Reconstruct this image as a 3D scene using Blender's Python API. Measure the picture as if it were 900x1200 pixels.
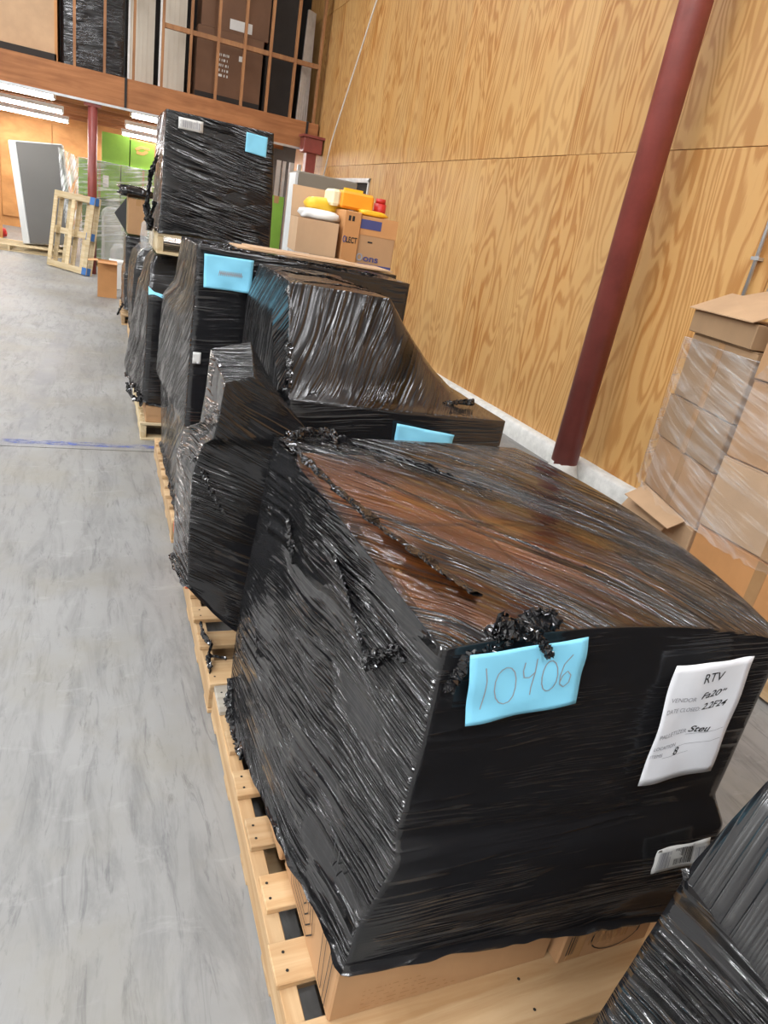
import bpy, bmesh, math, random
import numpy as np
from mathutils import Matrix, Vector
random.seed(7)
for o in list(bpy.data.objects): bpy.data.objects.remove(o)
C = bpy.context.scene.collection
S = bpy.context.scene

# ------------------------------------------------------------------ camera, world, lights, exposure
R = np.array([[0.92068209, -0.35178338, 0.16909448],
              [0.00895476, -0.41407591, -0.91019831],
              [0.39021058, 0.83951748, -0.37808214]])
cam = bpy.data.cameras.new('camera')
camo = bpy.data.objects.new('camera', cam); C.objects.link(camo)
M4 = Matrix.Identity(4)
for i in range(3):
    M4[i][0] = R[0][i]; M4[i][1] = -R[1][i]; M4[i][2] = -R[2][i]
M4[2][3] = 1.585
camo.matrix_world = M4
cam.sensor_fit = 'VERTICAL'; cam.sensor_height = 36; cam.sensor_width = 27
cam.lens = 36 * 795 / 1200; cam.clip_start = 0.02; cam.clip_end = 100
S.camera = camo
S.view_settings.view_transform = 'Standard'; S.view_settings.look = 'None'
S.view_settings.gamma = 1; S.view_settings.use_curve_mapping = False
S.view_settings.exposure = -0.25
W = bpy.data.worlds.new('world'); S.world = W; W.use_nodes = True
W.node_tree.nodes['Background'].inputs[0].default_value = (0.9, 0.95, 1.0, 1)
W.node_tree.nodes['Background'].inputs[1].default_value = 0.25

def area(name, loc, sx, sy, power, col=(1, 0.97, 0.92), rot=(0, 0, 0)):
    l = bpy.data.lights.new(name, 'AREA'); l.shape = 'RECTANGLE'; l.size = sx; l.size_y = sy
    l.energy = power; l.color = col
    o = bpy.data.objects.new(name, l); C.objects.link(o); o.location = loc; o.rotation_euler = rot
    return o
# rows of strip lamps under the warehouse roof, running along the aisle
for x, p in ((-7.8, 230), (-4.4, 130), (-1.0, 100), (1.9, 45)):
    for y in (-2.5, 1.2, 4.9, 8.6, 12.0):
        area('strip_lamp', (x, y, 6.0), 0.14, 2.2, p * (2.05 if y < 0 else .95), (.97, .98, 1.0))
# light under the mezzanine (its tubes)
for x in (-1.8, 1.6):
    for y in (14.9, 18.0, 20.6):
        area('mezzanine_lamp', (x, y, 2.6), 2.2, 0.25, 66, (1, 0.98, 0.95))

# ------------------------------------------------------------------ helpers
def link(o, parent=None):
    C.objects.link(o)
    if parent is not None: o.parent = parent
    return o
def thing(name, label, cat, loc=(0, 0, 0), rotz=0, group=None, rot=None):
    o = bpy.data.objects.new(name, None); C.objects.link(o); o.empty_display_size = 0.1
    o.location = loc; o.rotation_euler = rot or (0, 0, rotz)
    o['label'] = label; o['category'] = cat
    if group: o['group'] = group
    return o
def tag(o, label, cat, group=None):
    o['label'] = label; o['category'] = cat
    if group: o['group'] = group
    return o
def obj(name, me, mat=None, parent=None, loc=(0, 0, 0), rot=(0, 0, 0), kind=None):
    if mat is not None and not me.materials: me.materials.append(mat)
    o = bpy.data.objects.new(name, me); link(o, parent)
    o.location = loc; o.rotation_euler = rot
    if kind: o['kind'] = kind
    return o
_cache = {}
def box(sx, sy, sz, bev=0.0, mat=None, center=False):
    """box mesh; origin at the middle of its base (or its centre)"""
    k = (round(sx, 4), round(sy, 4), round(sz, 4), bev, mat.name if mat else None, center)
    if k in _cache: return _cache[k]
    bm = bmesh.new(); bmesh.ops.create_cube(bm, size=1)
    for v in bm.verts:
        v.co = Vector((v.co.x * sx, v.co.y * sy, (v.co.z + (0 if center else .5)) * sz))
    if bev: bmesh.ops.bevel(bm, geom=bm.edges[:], offset=bev, segments=1, affect='EDGES')
    me = bpy.data.meshes.new('box'); bm.to_mesh(me); bm.free()
    if mat: me.materials.append(mat)
    _cache[k] = me
    return me
def b2(name, x0, x1, y0, y1, z0, z1, mat, parent=None, bev=0.0, kind=None):
    """box from extents, in the parent's frame"""
    return obj(name, box(x1 - x0, y1 - y0, z1 - z0, bev, mat), None, parent,
               ((x0 + x1) / 2, (y0 + y1) / 2, z0), kind=kind)
def mesh(verts, faces, mat=None, smooth=False):
    me = bpy.data.meshes.new('mesh'); me.from_pydata([tuple(v) for v in verts], [], faces)
    if smooth: me.polygons.foreach_set('use_smooth', [True] * len(me.polygons))
    if mat: me.materials.append(mat)
    me.update(); return me
def tube(pts, r, n=10, mat=None, cap=True):
    pts = [Vector(p) for p in pts]; vs = []; fs = []
    for i, p in enumerate(pts):
        t = (pts[min(i + 1, len(pts) - 1)] - pts[max(i - 1, 0)]).normalized()
        a = t.orthogonal().normalized() if i == 0 else (a - t * a.dot(t)).normalized()
        b = t.cross(a); rr = r[i] if isinstance(r, (list, tuple)) else r
        for k in range(n):
            th = 2 * math.pi * k / n
            vs.append(p + (a * math.cos(th) + b * math.sin(th)) * rr)
    for i in range(len(pts) - 1):
        for k in range(n):
            fs.append((i * n + k, i * n + (k + 1) % n, (i + 1) * n + (k + 1) % n, (i + 1) * n + k))
    if cap:
        fs.append(tuple(reversed(range(n)))); fs.append(tuple(range((len(pts) - 1) * n, len(pts) * n)))
    me = mesh(vs, fs, mat)
    for p in me.polygons: p.use_smooth = len(p.vertices) == 4
    return me

# ---- numpy value noise
def _h(i, j, s):
    n = (i.astype(np.int64) * 374761393 + j.astype(np.int64) * 668265263 + int(s) * 982451653) & 0xffffffff
    n = ((n ^ (n >> 13)) * 1274126177) & 0xffffffff
    return ((n ^ (n >> 16)) & 0xffff) / 65535.0
def vn(x, y, s=0):
    x = np.asarray(x, float) + 1000; y = np.asarray(y, float) + 1000
    i = np.floor(x); j = np.floor(y); fx = x - i; fy = y - j
    fx = fx * fx * (3 - 2 * fx); fy = fy * fy * (3 - 2 * fy)
    a = _h(i, j, s); b = _h(i + 1, j, s); c = _h(i, j + 1, s); d = _h(i + 1, j + 1, s)
    return (a * (1 - fx) + b * fx) * (1 - fy) + (c * (1 - fx) + d * fx) * fy
def streaks(u, v, ang, s=0, fx=.8, fy=13.0):
    """ridges running along ang (radians) in a (u,v) plane measured in metres"""
    c, q = math.cos(ang), math.sin(ang)
    a = u * c + v * q; b = -u * q + v * c
    b = b + 0.045 * (vn(a * 1.2, b * 1.2, s + 9) - .5)
    n = 1 - np.abs(2 * vn(a * fx, b * fy, s) - 1)
    m = 1 - np.abs(2 * vn(a * fx * 1.5, b * fy * 2.4, s + 1) - 1)
    k = vn(a * 1.3, b * 4.0, s + 3)
    return (n ** 3 * 0.9 + m ** 3 * 0.35) * (0.15 + 1.1 * k) + 1.6 * (vn(a * 1.1, b * 2.5, s + 5) - .5)

# ------------------------------------------------------------------ materials
class NT:
    def __init__(s, name):
        s.m = bpy.data.materials.new(name); s.m.use_nodes = True; s.t = s.m.node_tree
        s.b = s.t.nodes['Principled BSDF']; s.out = s.t.nodes['Material Output']
    def n(s, typ, **kw):
        nd = s.t.nodes.new(typ)
        for k, v in kw.items():
            if k.startswith('i_'):
                key = k[2:]; key = int(key) if key.isdigit() else key.replace('_', ' ')
                if hasattr(v, 'is_linked') or isinstance(v, bpy.types.NodeSocket): s.t.links.new(v, nd.inputs[key])
                else: nd.inputs[key].default_value = v
            else: setattr(nd, k, v)
        return nd
    def l(s, a, b): s.t.links.new(a, b)
    def math(s, op, a, b=None, clamp=False):
        nd = s.n('ShaderNodeMath', operation=op, use_clamp=clamp)
        for i, v in enumerate((a, b)):
            if v is None: continue
            if isinstance(v, (int, float)): nd.inputs[i].default_value = v
            else: s.l(v, nd.inputs[i])
        return nd.outputs[0]
    def ramp(s, f, stops):
        nd = s.n('ShaderNodeValToRGB'); s.l(f, nd.inputs[0]); e = nd.color_ramp.elements
        while len(e) < len(stops): e.new(0.5)
        for i, (p, c) in enumerate(stops):
            e[i].position = p; e[i].color = (c, c, c, 1) if isinstance(c, (int, float)) else (*c, 1)
        return nd.outputs[0]
    def mix(s, f, a, b, mode='MIX'):
        nd = s.n('ShaderNodeMix', data_type='RGBA', blend_type=mode)
        for i, v in ((0, f), (6, a), (7, b)):
            if isinstance(v, (int, float)): nd.inputs[i].default_value = v
            elif isinstance(v, tuple): nd.inputs[i].default_value = (*v, 1)
            else: s.l(v, nd.inputs[i])
        return nd.outputs[2]
    def noise(s, vec, scale, detail=3, rough=.5, dist=0):
        nd = s.n('ShaderNodeTexNoise'); s.l(vec, nd.inputs['Vector']); nd.inputs['Scale'].default_value = scale
        nd.inputs['Detail'].default_value = detail; nd.inputs['Roughness'].default_value = rough
        nd.inputs['Distortion'].default_value = dist
        return nd.outputs[0]
    def mapping(s, vec, scale=(1, 1, 1), rot=(0, 0, 0), loc=(0, 0, 0)):
        nd = s.n('ShaderNodeMapping'); s.l(vec, nd.inputs[0])
        nd.inputs['Scale'].default_value = scale; nd.inputs['Rotation'].default_value = rot; nd.inputs['Location'].default_value = loc
        return nd.outputs[0]
    def objco(s, rnd=0):
        tc = s.n('ShaderNodeTexCoord').outputs['Object']
        if not rnd: return tc
        oi = s.n('ShaderNodeObjectInfo').outputs['Random']
        mul = s.math('MULTIPLY', oi, rnd)
        cmb = s.n('ShaderNodeCombineXYZ'); s.l(mul, cmb.inputs[0]); s.l(mul, cmb.inputs[1]); s.l(mul, cmb.inputs[2])
        ad = s.n('ShaderNodeVectorMath', operation='ADD'); s.l(tc, ad.inputs[0]); s.l(cmb.outputs[0], ad.inputs[1])
        return ad.outputs[0]
    def bump(s, h, strength=.5, dist=.01):
        nd = s.n('ShaderNodeBump'); nd.inputs['Strength'].default_value = strength; nd.inputs['Distance'].default_value = dist
        s.l(h, nd.inputs['Height']); s.l(nd.outputs[0], s.b.inputs['Normal']); return nd.outputs[0]
def setin(b, **k):
    for a, v in k.items():
        a = a.replace('_', ' ')
        b.inputs[a].default_value = (*v, 1) if isinstance(v, tuple) else v
def flat(name, col, rough=.6, metal=0, var=0.12, scale=6, bump=0.0):
    t = NT(name); setin(t.b, Base_Color=col, Roughness=rough, Metallic=metal)
    co = t.objco(20); n = t.noise(co, scale, 4, .6)
    f = t.ramp(n, [(.3, 0.0), (.7, 1.0)])
    c = t.mix(f, tuple(x * (1 - var) for x in col), tuple(min(1, x * (1 + var)) for x in col))
    t.l(c, t.b.inputs['Base Color'])
    if bump: t.bump(t.noise(co, scale * 12, 3), bump, .003)
    return t.m

def film(name, ang=0.0, trans=0.0, strength=.75, rough=.13, tint=(.62, .5, .38), dist=.010, amount=1.0):
    """black stretch film: glossy thin plastic, drawn ridges along `ang`; trans = share of thin, see-through bands"""
    t = NT(name); uv = t.n('ShaderNodeUVMap').outputs[0]
    rot = t.n('ShaderNodeVectorRotate', rotation_type='Z_AXIS'); t.l(uv, rot.inputs['Vector']); rot.inputs['Angle'].default_value = -ang
    v = rot.outputs[0]
    warp = t.noise(t.mapping(v, (1.0, 1.6, 1)), 1.3, 2)
    wsub = t.math('MULTIPLY', t.math('SUBTRACT', warp, .5), .12)
    cmb = t.n('ShaderNodeCombineXYZ'); t.l(wsub, cmb.inputs[1])
    ad = t.n('ShaderNodeVectorMath', operation='ADD'); t.l(v, ad.inputs[0]); t.l(cmb.outputs[0], ad.inputs[1]); v = ad.outputs[0]
    n1 = t.noise(t.mapping(v, (1.1, 19, 1)), 1.0, 2, .5)
    n2 = t.noise(t.mapping(v, (2.6, 62, 1), loc=(3, 1, 0)), 1.0, 2, .5)
    ridge = lambda n, k: t.math('POWER', t.math('SUBTRACT', 1.0, t.math('ABSOLUTE', t.math('MULTIPLY', t.math('SUBTRACT', n, .5), k)), True), 2.5)
    r1 = ridge(n1, 5.5); r2 = ridge(n2, 5.0)
    n3 = t.noise(v, 5.0, 3, .5, .3)
    patch = t.ramp(t.noise(t.mapping(v, (1.6, 4.5, 1), loc=(7, 2, 0)), 1.3, 2), [(.44, .05), (.56, 1.0)])
    patch2 = t.ramp(t.noise(t.mapping(v, (2.5, 6, 1), loc=(1, 8, 0)), 1.3, 2), [(.44, .04), (.56, 1.0)])
    h = t.math('ADD', t.math('MULTIPLY', t.math('MULTIPLY', r1, patch), 1.1), t.math('MULTIPLY', t.math('MULTIPLY', r2, patch2), .85))
    h = t.math('ADD', t.math('MULTIPLY', h, amount), t.math('MULTIPLY', n3, .5))
    nb = t.bump(h, strength, dist)
    setin(t.b, Base_Color=(.012, .012, .0135), Roughness=rough, Specular_IOR_Level=.75)
    rr = t.ramp(t.noise(t.mapping(v, (3, 12, 1)), 1.5, 3), [(.3, rough * .75), (.75, min(1, rough * 1.8))])
    t.l(rr, t.b.inputs['Roughness'])
    if trans > 0:
        tr = t.n('ShaderNodeBsdfTransparent'); tr.inputs[0].default_value = (*tint, 1)
        band = t.noise(t.mapping(v, (.7, 6.0, 1), loc=(1.7, 4.2, 0)), 1.0, 2, .5)
        fine = t.noise(t.mapping(v, (.9, 80, 1)), 1.0, 4, .7)
        bb = t.math('ADD', t.math('MULTIPLY', band, .72), t.math('MULTIPLY', fine, .28))
        lo = .60 - .125 * trans
        f = t.ramp(bb, [(lo - .01, 0.0), (lo + .05, .9)])
        # a coat of gloss stays on the thin film too
        gl = t.n('ShaderNodeBsdfGlossy'); gl.inputs['Roughness'].default_value = .16; gl.inputs[0].default_value = (1, 1, 1, 1)
        t.l(nb, gl.inputs['Normal'])
        fr = t.n('ShaderNodeFresnel'); fr.inputs[0].default_value = 1.45; t.l(nb, fr.inputs['Normal'])
        m1 = t.n('ShaderNodeMixShader'); t.l(fr.outputs[0], m1.inputs[0]); t.l(tr.outputs[0], m1.inputs[1]); t.l(gl.outputs[0], m1.inputs[2])
        m2 = t.n('ShaderNodeMixShader'); t.l(f, m2.inputs[0]); t.l(t.b.outputs[0], m2.inputs[1]); t.l(m1.outputs[0], m2.inputs[2])
        t.l(m2.outputs[0], t.out.inputs[0])
    return t.m
def clearfilm(name, ang=0.0, haze=.3, col=(.9, .92, .93)):
    t = NT(name); uv = t.n('ShaderNodeUVMap').outputs[0]
    rot = t.n('ShaderNodeVectorRotate', rotation_type='Z_AXIS'); t.l(uv, rot.inputs['Vector']); rot.inputs['Angle'].default_value = -ang
    v = rot.outputs[0]
    n1 = t.noise(t.mapping(v, (1.3, 22, 1)), 1.0, 5, .65, .4)
    n2 = t.noise(t.mapping(v, (2.0, 3.0, 1), loc=(4, 4, 0)), 1.0, 3, .6)
    h = t.math('ADD', n1, t.math('MULTIPLY', t.noise(t.mapping(v, (5, 70, 1)), 1, 3), .5))
    nb = t.bump(h, .8, .012)
    setin(t.b, Base_Color=col, Roughness=.22, Specular_IOR_Level=.8)
    f = t.ramp(t.math('ADD', t.math('MULTIPLY', n1, .62), t.math('MULTIPLY', n2, .38)), [(.47, haze * .3), (.53, haze), (.62, min(1, haze * 2.3))])
    tr = t.n('ShaderNodeBsdfTransparent'); tr.inputs[0].default_value = (.96, .96, .96, 1)
    m2 = t.n('ShaderNodeMixShader'); t.l(f, m2.inputs[0]); t.l(tr.outputs[0], m2.inputs[1]); t.l(t.b.outputs[0], m2.inputs[2])
    t.l(m2.outputs[0], t.out.inputs[0])
    return t.m
def pine(name, light, dark, scale=(2, 26, 26), rough=.65):
    t = NT(name); co = t.objco(37); mp = t.mapping(co, scale)
    g = t.noise(mp, 1.0, 5, .6, .6); k = t.noise(co, 2.2, 3)
    c = t.mix(t.ramp(g, [(.35, 0.0), (.62, 1.0)]), dark, light)
    c = t.mix(t.ramp(k, [(.45, 0.0), (.8, .45)]), c, tuple(x * .55 for x in dark))
    oi = t.n('ShaderNodeObjectInfo').outputs['Random']
    hs = t.n('ShaderNodeHueSaturation'); t.l(c, hs.inputs['Color']); hs.inputs['Saturation'].default_value = 1
    t.l(t.math('ADD', t.math('MULTIPLY', oi, .3), .80), hs.inputs['Value']); t.l(hs.outputs[0], t.b.inputs['Base Color'])
    setin(t.b, Roughness=rough); t.bump(g, .35, .003); return t.m
def plywood():
    t = NT('plywood'); tc = t.objco(61)
    mp = t.mapping(tc, (1, 2.3, .42))
    w = t.noise(t.mapping(tc, (1, 5, 1.1)), 1.6, 3)
    n = t.noise(mp, 1.15, 2.2, .45, .5)
    nn = t.math('ADD', n, t.math('MULTIPLY', w, .09))
    s = t.math('FRACT', t.math('MULTIPLY', nn, 17.0))
    tri = t.math('ABSOLUTE', t.math('SUBTRACT', t.math('MULTIPLY', s, 2.0), 1.0))
    fib = t.noise(t.mapping(tc, (20, 95, 2.2)), 1.0, 3, .6)
    g = t.math('ADD', t.math('MULTIPLY', tri, .75), t.math('MULTIPLY', fib, .5))
    c = t.mix(t.ramp(g, [(.52, 0.0), (.85, 1.0)]), (.610, .335, .112), (.43, .180, .038))
    big = t.noise(t.mapping(tc, (1, 1.2, .3)), 1.5, 2)
    c = t.mix(t.ramp(big, [(.35, 0.0), (.7, .5)]), c, (.60, .38, .155))
    oi = t.n('ShaderNodeObjectInfo').outputs['Random']
    hs = t.n('ShaderNodeHueSaturation'); t.l(c, hs.inputs['Color'])
    t.l(t.math('ADD', t.math('MULTIPLY', oi, .16), .92), hs.inputs['Value']); t.l(hs.outputs[0], t.b.inputs['Base Color'])
    setin(t.b, Roughness=.5); t.bump(fib, .15, .002); return t.m
def cardboard(name, col=(.50, .31, .17), rough=.75):
    t = NT(name); co = t.objco(11)
    n = t.noise(co, 3, 4, .6); fl = t.noise(t.mapping(co, (90, 90, 3)), 1, 2)
    c = t.mix(t.ramp(n, [(.35, 0.0), (.7, 1.0)]), tuple(x * .9 for x in col), tuple(min(1, x * 1.08) for x in col))
    c = t.mix(t.math('MULTIPLY', fl, .12), c, tuple(x * .6 for x in col))
    t.l(c, t.b.inputs['Base Color']); setin(t.b, Roughness=rough); t.bump(n, .12, .01); return t.m
def concrete():
    t = NT('concrete'); co = t.objco()
    a = t.noise(co, .8, 6, .62, .3); b = t.noise(t.mapping(co, (7, 1.3, 1)), 1.6, 6, .7, .6); f = t.noise(co, 34, 4, .7)
    d = t.noise(t.mapping(co, (22, 3.2, 1), rot=(0, 0, .12)), 1.0, 5, .75, 1.2)
    c = t.mix(t.ramp(a, [(.36, 0.0), (.64, 1.0)]), (.205, .203, .195), (.295, .294, .290))
    c = t.mix(t.ramp(b, [(.47, 0.0), (.72, .8)]), c, (.12, .12, .12))
    c = t.mix(t.ramp(d, [(.54, 0.0), (.70, .85)]), c, (.105, .105, .11))
    y = t.noise(co, 1.7, 4, .6); c = t.mix(t.ramp(y, [(.48, 0.0), (.68, .55)]), c, (.225, .205, .155))
    # pale scuffed zone of old wear further down the aisle
    c = t.mix(t.ramp(t.noise(t.mapping(co, (3.2, 6.5, 1)), 1.6, 6, .7, .6), [(.58, 0.0), (.68, .3)]), c, (.37, .37, .36))
    # tyre band along the aisle
    sx = t.n('ShaderNodeSeparateXYZ'); t.l(co, sx.inputs[0])
    dx = t.math('ADD', sx.outputs[0], .455); dx = t.math('ABSOLUTE', t.math('ADD', dx, t.math('MULTIPLY', t.math('SUBTRACT', sx.outputs[1], 4.75), -.037)))
    band = t.ramp(dx, [(.06, .9), (.10, 0.0)])
    yy = t.math('MULTIPLY', t.ramp(t.math('MULTIPLY', sx.outputs[1], .1), [(.42, 0.0), (.50, 1.0), (.80, 1.0), (.95, 0.0)]), band)
    yy = t.math('MULTIPLY', yy, t.ramp(t.noise(co, 3.0, 5, .7), [(.38, 0.0), (.62, 1.0)]))
    c = t.mix(yy, c, (.19, .19, .20))
    c = t.mix(t.math('MULTIPLY', f, .25), c, (.25, .25, .245))
    t.l(c, t.b.inputs['Base Color'])
    t.l(t.ramp(a, [(.3, .38), (.7, .58)]), t.b.inputs['Roughness']); setin(t.b, Specular_IOR_Level=.4)
    t.bump(t.math('ADD', f, b), .12, .004); return t.m
def emis(name, col, st):
    t = NT(name); setin(t.b, Base_Color=(1., 1., 1.)); t.b.inputs['Emission Color'].default_value = (*col, 1); t.b.inputs['Emission Strength'].default_value = st; return t.m

m_ply = plywood(); m_conc = concrete()
m_pine = pine('pallet_pine', (.62, .43, .24), (.48, .29, .135))
m_pine2 = pine('pallet_pine_pale', (.68, .56, .36), (.54, .40, .21))
m_greywood = pine('weathered_wood', (.55, .50, .42), (.36, .32, .26))
m_beam = pine('beam_wood', (.40, .165, .06), (.28, .105, .034), (1.2, 14, 14))
m_stud = pine('stud_wood', (.42, .20, .08), (.30, .13, .05), (14, 14, 1.5))
m_orange = pine('orange_plywood', (.78, .38, .13), (.62, .27, .08), (1.5, 1.5, 3))
m_maroon = flat('maroon_paint', (.25, .056, .046), .38, 0, .18, 5, .25)
m_white = flat('white_paint', (.78, .78, .76), .6, 0, .10, 9, .2)
m_curb = flat('painted_curb', (.72, .72, .69), .7, 0, .14, 14, .6)
m_wallgrey = flat('grey_wall_paint', (.55, .55, .53), .8, 0, .08, 2)
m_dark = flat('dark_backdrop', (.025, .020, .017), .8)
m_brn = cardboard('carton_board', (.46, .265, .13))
m_brn_light = cardboard('carton_board_light', (.52, .34, .20))
m_brn_orange = cardboard('carton_board_orange', (.56, .27, .10))
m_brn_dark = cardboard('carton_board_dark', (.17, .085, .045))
m_brn_grey = cardboard('carton_board_grey', (.36, .225, .12))
m_tape = flat('packing_tape', (.42, .24, .11), .25)
m_ink = flat('black_ink', (.012, .012, .013), .6)
m_fade = flat('faded_print', (.33, .33, .36), .7)
m_blueink = flat('blue_print', (.055, .06, .19), .6)
m_bluesheet = flat('blue_paper', (.25, .68, .92), .65, 0, .04, 5)
m_whitesheet = flat('white_paper', (.88, .89, .93), .6, 0, .04, 5)
m_label = flat('label_paper', (.66, .66, .64), .5, 0, .05, 12)
m_steel = flat('galvanised_steel', (.58, .60, .62), .35, .8, .12, 8)
m_fridge = flat('grey_enamel', (.13, .127, .123), .35, 0, .03, 2)
m_fridge_l = flat('pale_enamel', (.62, .64, .65), .4, 0, .04, 2)
m_taupe = flat('taupe_enamel', (.24, .215, .175), .4, 0, .05, 2)
m_green = flat('green_print', (.20, .38, .045), .55, 0, .12, 3)
m_green_d = flat('dark_green_print', (.10, .17, .05), .6, 0, .15, 3)
m_orangeprint = flat('orange_print', (.72, .30, .10), .6)
m_red = flat('red_plastic', (.55, .025, .02), .35)
m_redboard = flat('red_board', (.62, .10, .03), .6)
m_yellow = flat('yellow_plastic', (.85, .52, .03), .4)
m_orange_p = flat('orange_plastic', (.95, .36, .02), .4)
m_cream = flat('cream_plastic', (.90, .80, .52), .45)
m_whitepl = flat('white_plastic', (.80, .80, .78), .35)
m_bluepaint = flat('blue_paint', (.05, .16, .42), .7)
m_cream_panel = flat('cream_panel', (.62, .57, .48), .6, 0, .08, 1.5)
m_hole = flat('near_black', (.02, .018, .015), .9)  # near-black of the floor joint and nail heads
F = math.radians
f_front = film('film_front', F(2), 0, .45, .13, amount=.42)
f_left = film('film_left', F(8), 0, 1.0, .065, dist=.024)
f_left_b = film('film_left_steep', F(70), 0, 1.0, .085, amount=1.3, dist=.018)
f_left_c = film('film_left_crinkled', F(35), 0, 1.0, .09, amount=1.3, dist=.015)
f_front_b = film('film_front_streaked', F(-20), 0, .85, .13)
f_top = film('film_top_sheer', F(-58), .9, .95, .09, tint=(.74, .60, .42))
f_top_b = film('film_top_brown', F(-70), .55, .6, .13, tint=(.5, .4, .3))
f_drape = film('film_drape', F(60), .35, .42, .17, amount=.6, tint=(.45, .36, .28))
f_plain = film('film_plain', F(0), 0, .5, .13, amount=.7)
f_crump = film('film_crumple', F(20), 0, 1.0, .09, amount=1.2)
c_film = clearfilm('clear_film', F(-12), .15)
c_film2 = clearfilm('clear_film_hazy', F(10), .30)
c_film3 = clearfilm('clear_film_milky', F(70), .8)

# ------------------------------------------------------------------ wrapped loads
def csmooth(a, k, axis=0, circ=True):
    if k < 1: return a
    out = np.zeros_like(a); tot = 0
    for d in range(-k, k + 1):
        w = k + 1 - abs(d); tot += w
        if circ: out += w * np.roll(a, d, axis)
        else:
            idx = np.clip(np.arange(a.shape[axis]) + d, 0, a.shape[axis] - 1); out += w * np.take(a, idx, axis)
    return out / tot
def wrap(name, rings, parent, mats, n=60, m=70, amp=.006, ang=(0, 0, 0, 0), tang=-1.1, seed=1, dome=.0,
         zfun=None, rad=2, vrad=1, hem=.012, tamp=None, bulge=0.0, topmask=None):
    """stretch film over a load. rings: bottom to top, each 4 corners (front left, front right, back right, back left)
    or 8 (with side middles). mats = front/right, back/left, top"""
    Rg = []
    for r in rings:
        r = np.array(r, float)
        if len(r) == 4: r = np.stack([r[0], (r[0] + r[1]) / 2, r[1], (r[1] + r[2]) / 2, r[2], (r[2] + r[3]) / 2, r[3], (r[3] + r[0]) / 2])
        pts = []
        for s in range(4):
            a, b, c = r[2 * s], r[2 * s + 1], r[(2 * s + 2) % 8]
            for k in range(n):
                t = k / n
                # quadratic through the middle point
                pts.append(a * (1 - t) * (1 - 2 * t) + b * 4 * t * (1 - t) + c * t * (2 * t - 1))
        Rg.append(np.array(pts))
    Rg = np.array(Rg)
    zs = Rg[:, :, 2].mean(1); tt = (zs - zs[0]) / (zs[-1] - zs[0])
    tv = np.linspace(0, 1, m + 1)
    P = np.zeros((m + 1, 4 * n, 3))
    for j, t in enumerate(tv):
        i = min(np.searchsorted(tt, t, side='right') - 1, len(tt) - 2); i = max(i, 0)
        f = (t - tt[i]) / (tt[i + 1] - tt[i]); P[j] = Rg[i] * (1 - f) + Rg[i + 1] * f
    P = csmooth(P, rad, 1); P = csmooth(P, vrad, 0, False)
    if zfun is not None:
        zt = zfun(P[m, :, 0], P[m, :, 1]); zb = P[0, :, 2]; P[:, :, 2] = zb + (P[:, :, 2] - zb) * ((zt - zb) / (P[m, :, 2] - zb))
    ctr = P.mean(axis=(0, 1))
    if bulge:
        s = np.sin(np.pi * ((np.arange(4 * n) % n) / n))[None, :, None]
        dirv = P - ctr; dirv[:, :, 2] = 0; dirv /= np.linalg.norm(dirv, axis=2, keepdims=True) + 1e-6
        P = P + dirv * s * bulge
    seg = np.linalg.norm(np.diff(P[m // 2], axis=0, append=P[m // 2][:1]), axis=1)
    u = np.concatenate([[0], np.cumsum(seg)[:-1]]); per = seg.sum()
    U = np.tile(u, (m + 1, 1)); V = P[:, :, 2].copy()
    du = np.roll(P, -1, 1) - np.roll(P, 1, 1); dv = np.gradient(P, axis=0)
    N = np.cross(du, dv); N /= np.linalg.norm(N, axis=2, keepdims=True) + 1e-9
    D = np.zeros((m + 1, 4 * n))
    for s in range(4):
        sl = slice(s * n, (s + 1) * n)
        d = streaks(U[:, sl], V[:, sl], ang[s], seed + s * 7)
        w = np.clip(np.minimum(np.arange(n), n - np.arange(n)) / 4.0, .25, 1)[None, :]
        D[:, sl] = d * w
    D *= amp * (1 - .6 * (tv[:, None] ** 8))
    P = P + N * D[:, :, None]
    if hem:
        hn = (vn(u * 9, u * 0, seed + 40) - .5) * 2 + (vn(u * 30, u * 0, seed + 41) - .5)
        for j in range(5): P[j, :, 2] += hem * hn * (1 - j / 5)
        P[0] += N[0] * (.006 + .01 * vn(u * 22, u * 0, seed + 44))[:, None]
    verts = P.reshape(-1, 3).tolist(); faces = []; fm = []; uvs = {}
    def vid(j, k): return j * 4 * n + (k % (4 * n))
    for j in range(m):
        for k in range(4 * n):
            faces.append((vid(j, k), vid(j, k + 1), vid(j + 1, k + 1), vid(j + 1, k)))
            s = k // n; fm.append(0 if s in (0, 1) else 1)
    uvl = []
    for j in range(m):
        for k in range(4 * n):
            u0 = u[k]; u1 = u[k + 1] if k + 1 < 4 * n else per
            kk = (k + 1) % (4 * n)
            uvl += [(u0, V[j, k]), (u1, V[j, kk]), (u1, V[j + 1, kk]), (u0, V[j + 1, k])]
    # cap
    T = P[m]; A = T[0:n + 1]; B = T[n:2 * n + 1]; Cc = T[2 * n:3 * n + 1][::-1]; Dd = np.vstack([T[3 * n:4 * n], T[0:1]])[::-1]
    s = np.linspace(0, 1, n + 1)[None, :, None]; q = np.linspace(0, 1, n + 1)[:, None, None]
    G = (1 - q) * A[None] + q * Cc[None] + (1 - s) * Dd[:, None] + s * B[:, None] \
        - ((1 - s) * (1 - q) * A[0] + s * (1 - q) * A[-1] + (1 - s) * q * Cc[0] + s * q * Cc[-1])
    e = np.minimum(np.minimum(s, 1 - s), np.minimum(q, 1 - q))[:, :, 0]
    w = np.clip(e * n / 5.0, 0, 1)
    if zfun is not None:
        G[:, :, 2] = G[:, :, 2] * (1 - w) + w * zfun(G[:, :, 0], G[:, :, 1])
    G[:, :, 2] += dome * np.clip(e * 6, 0, 1)
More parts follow.
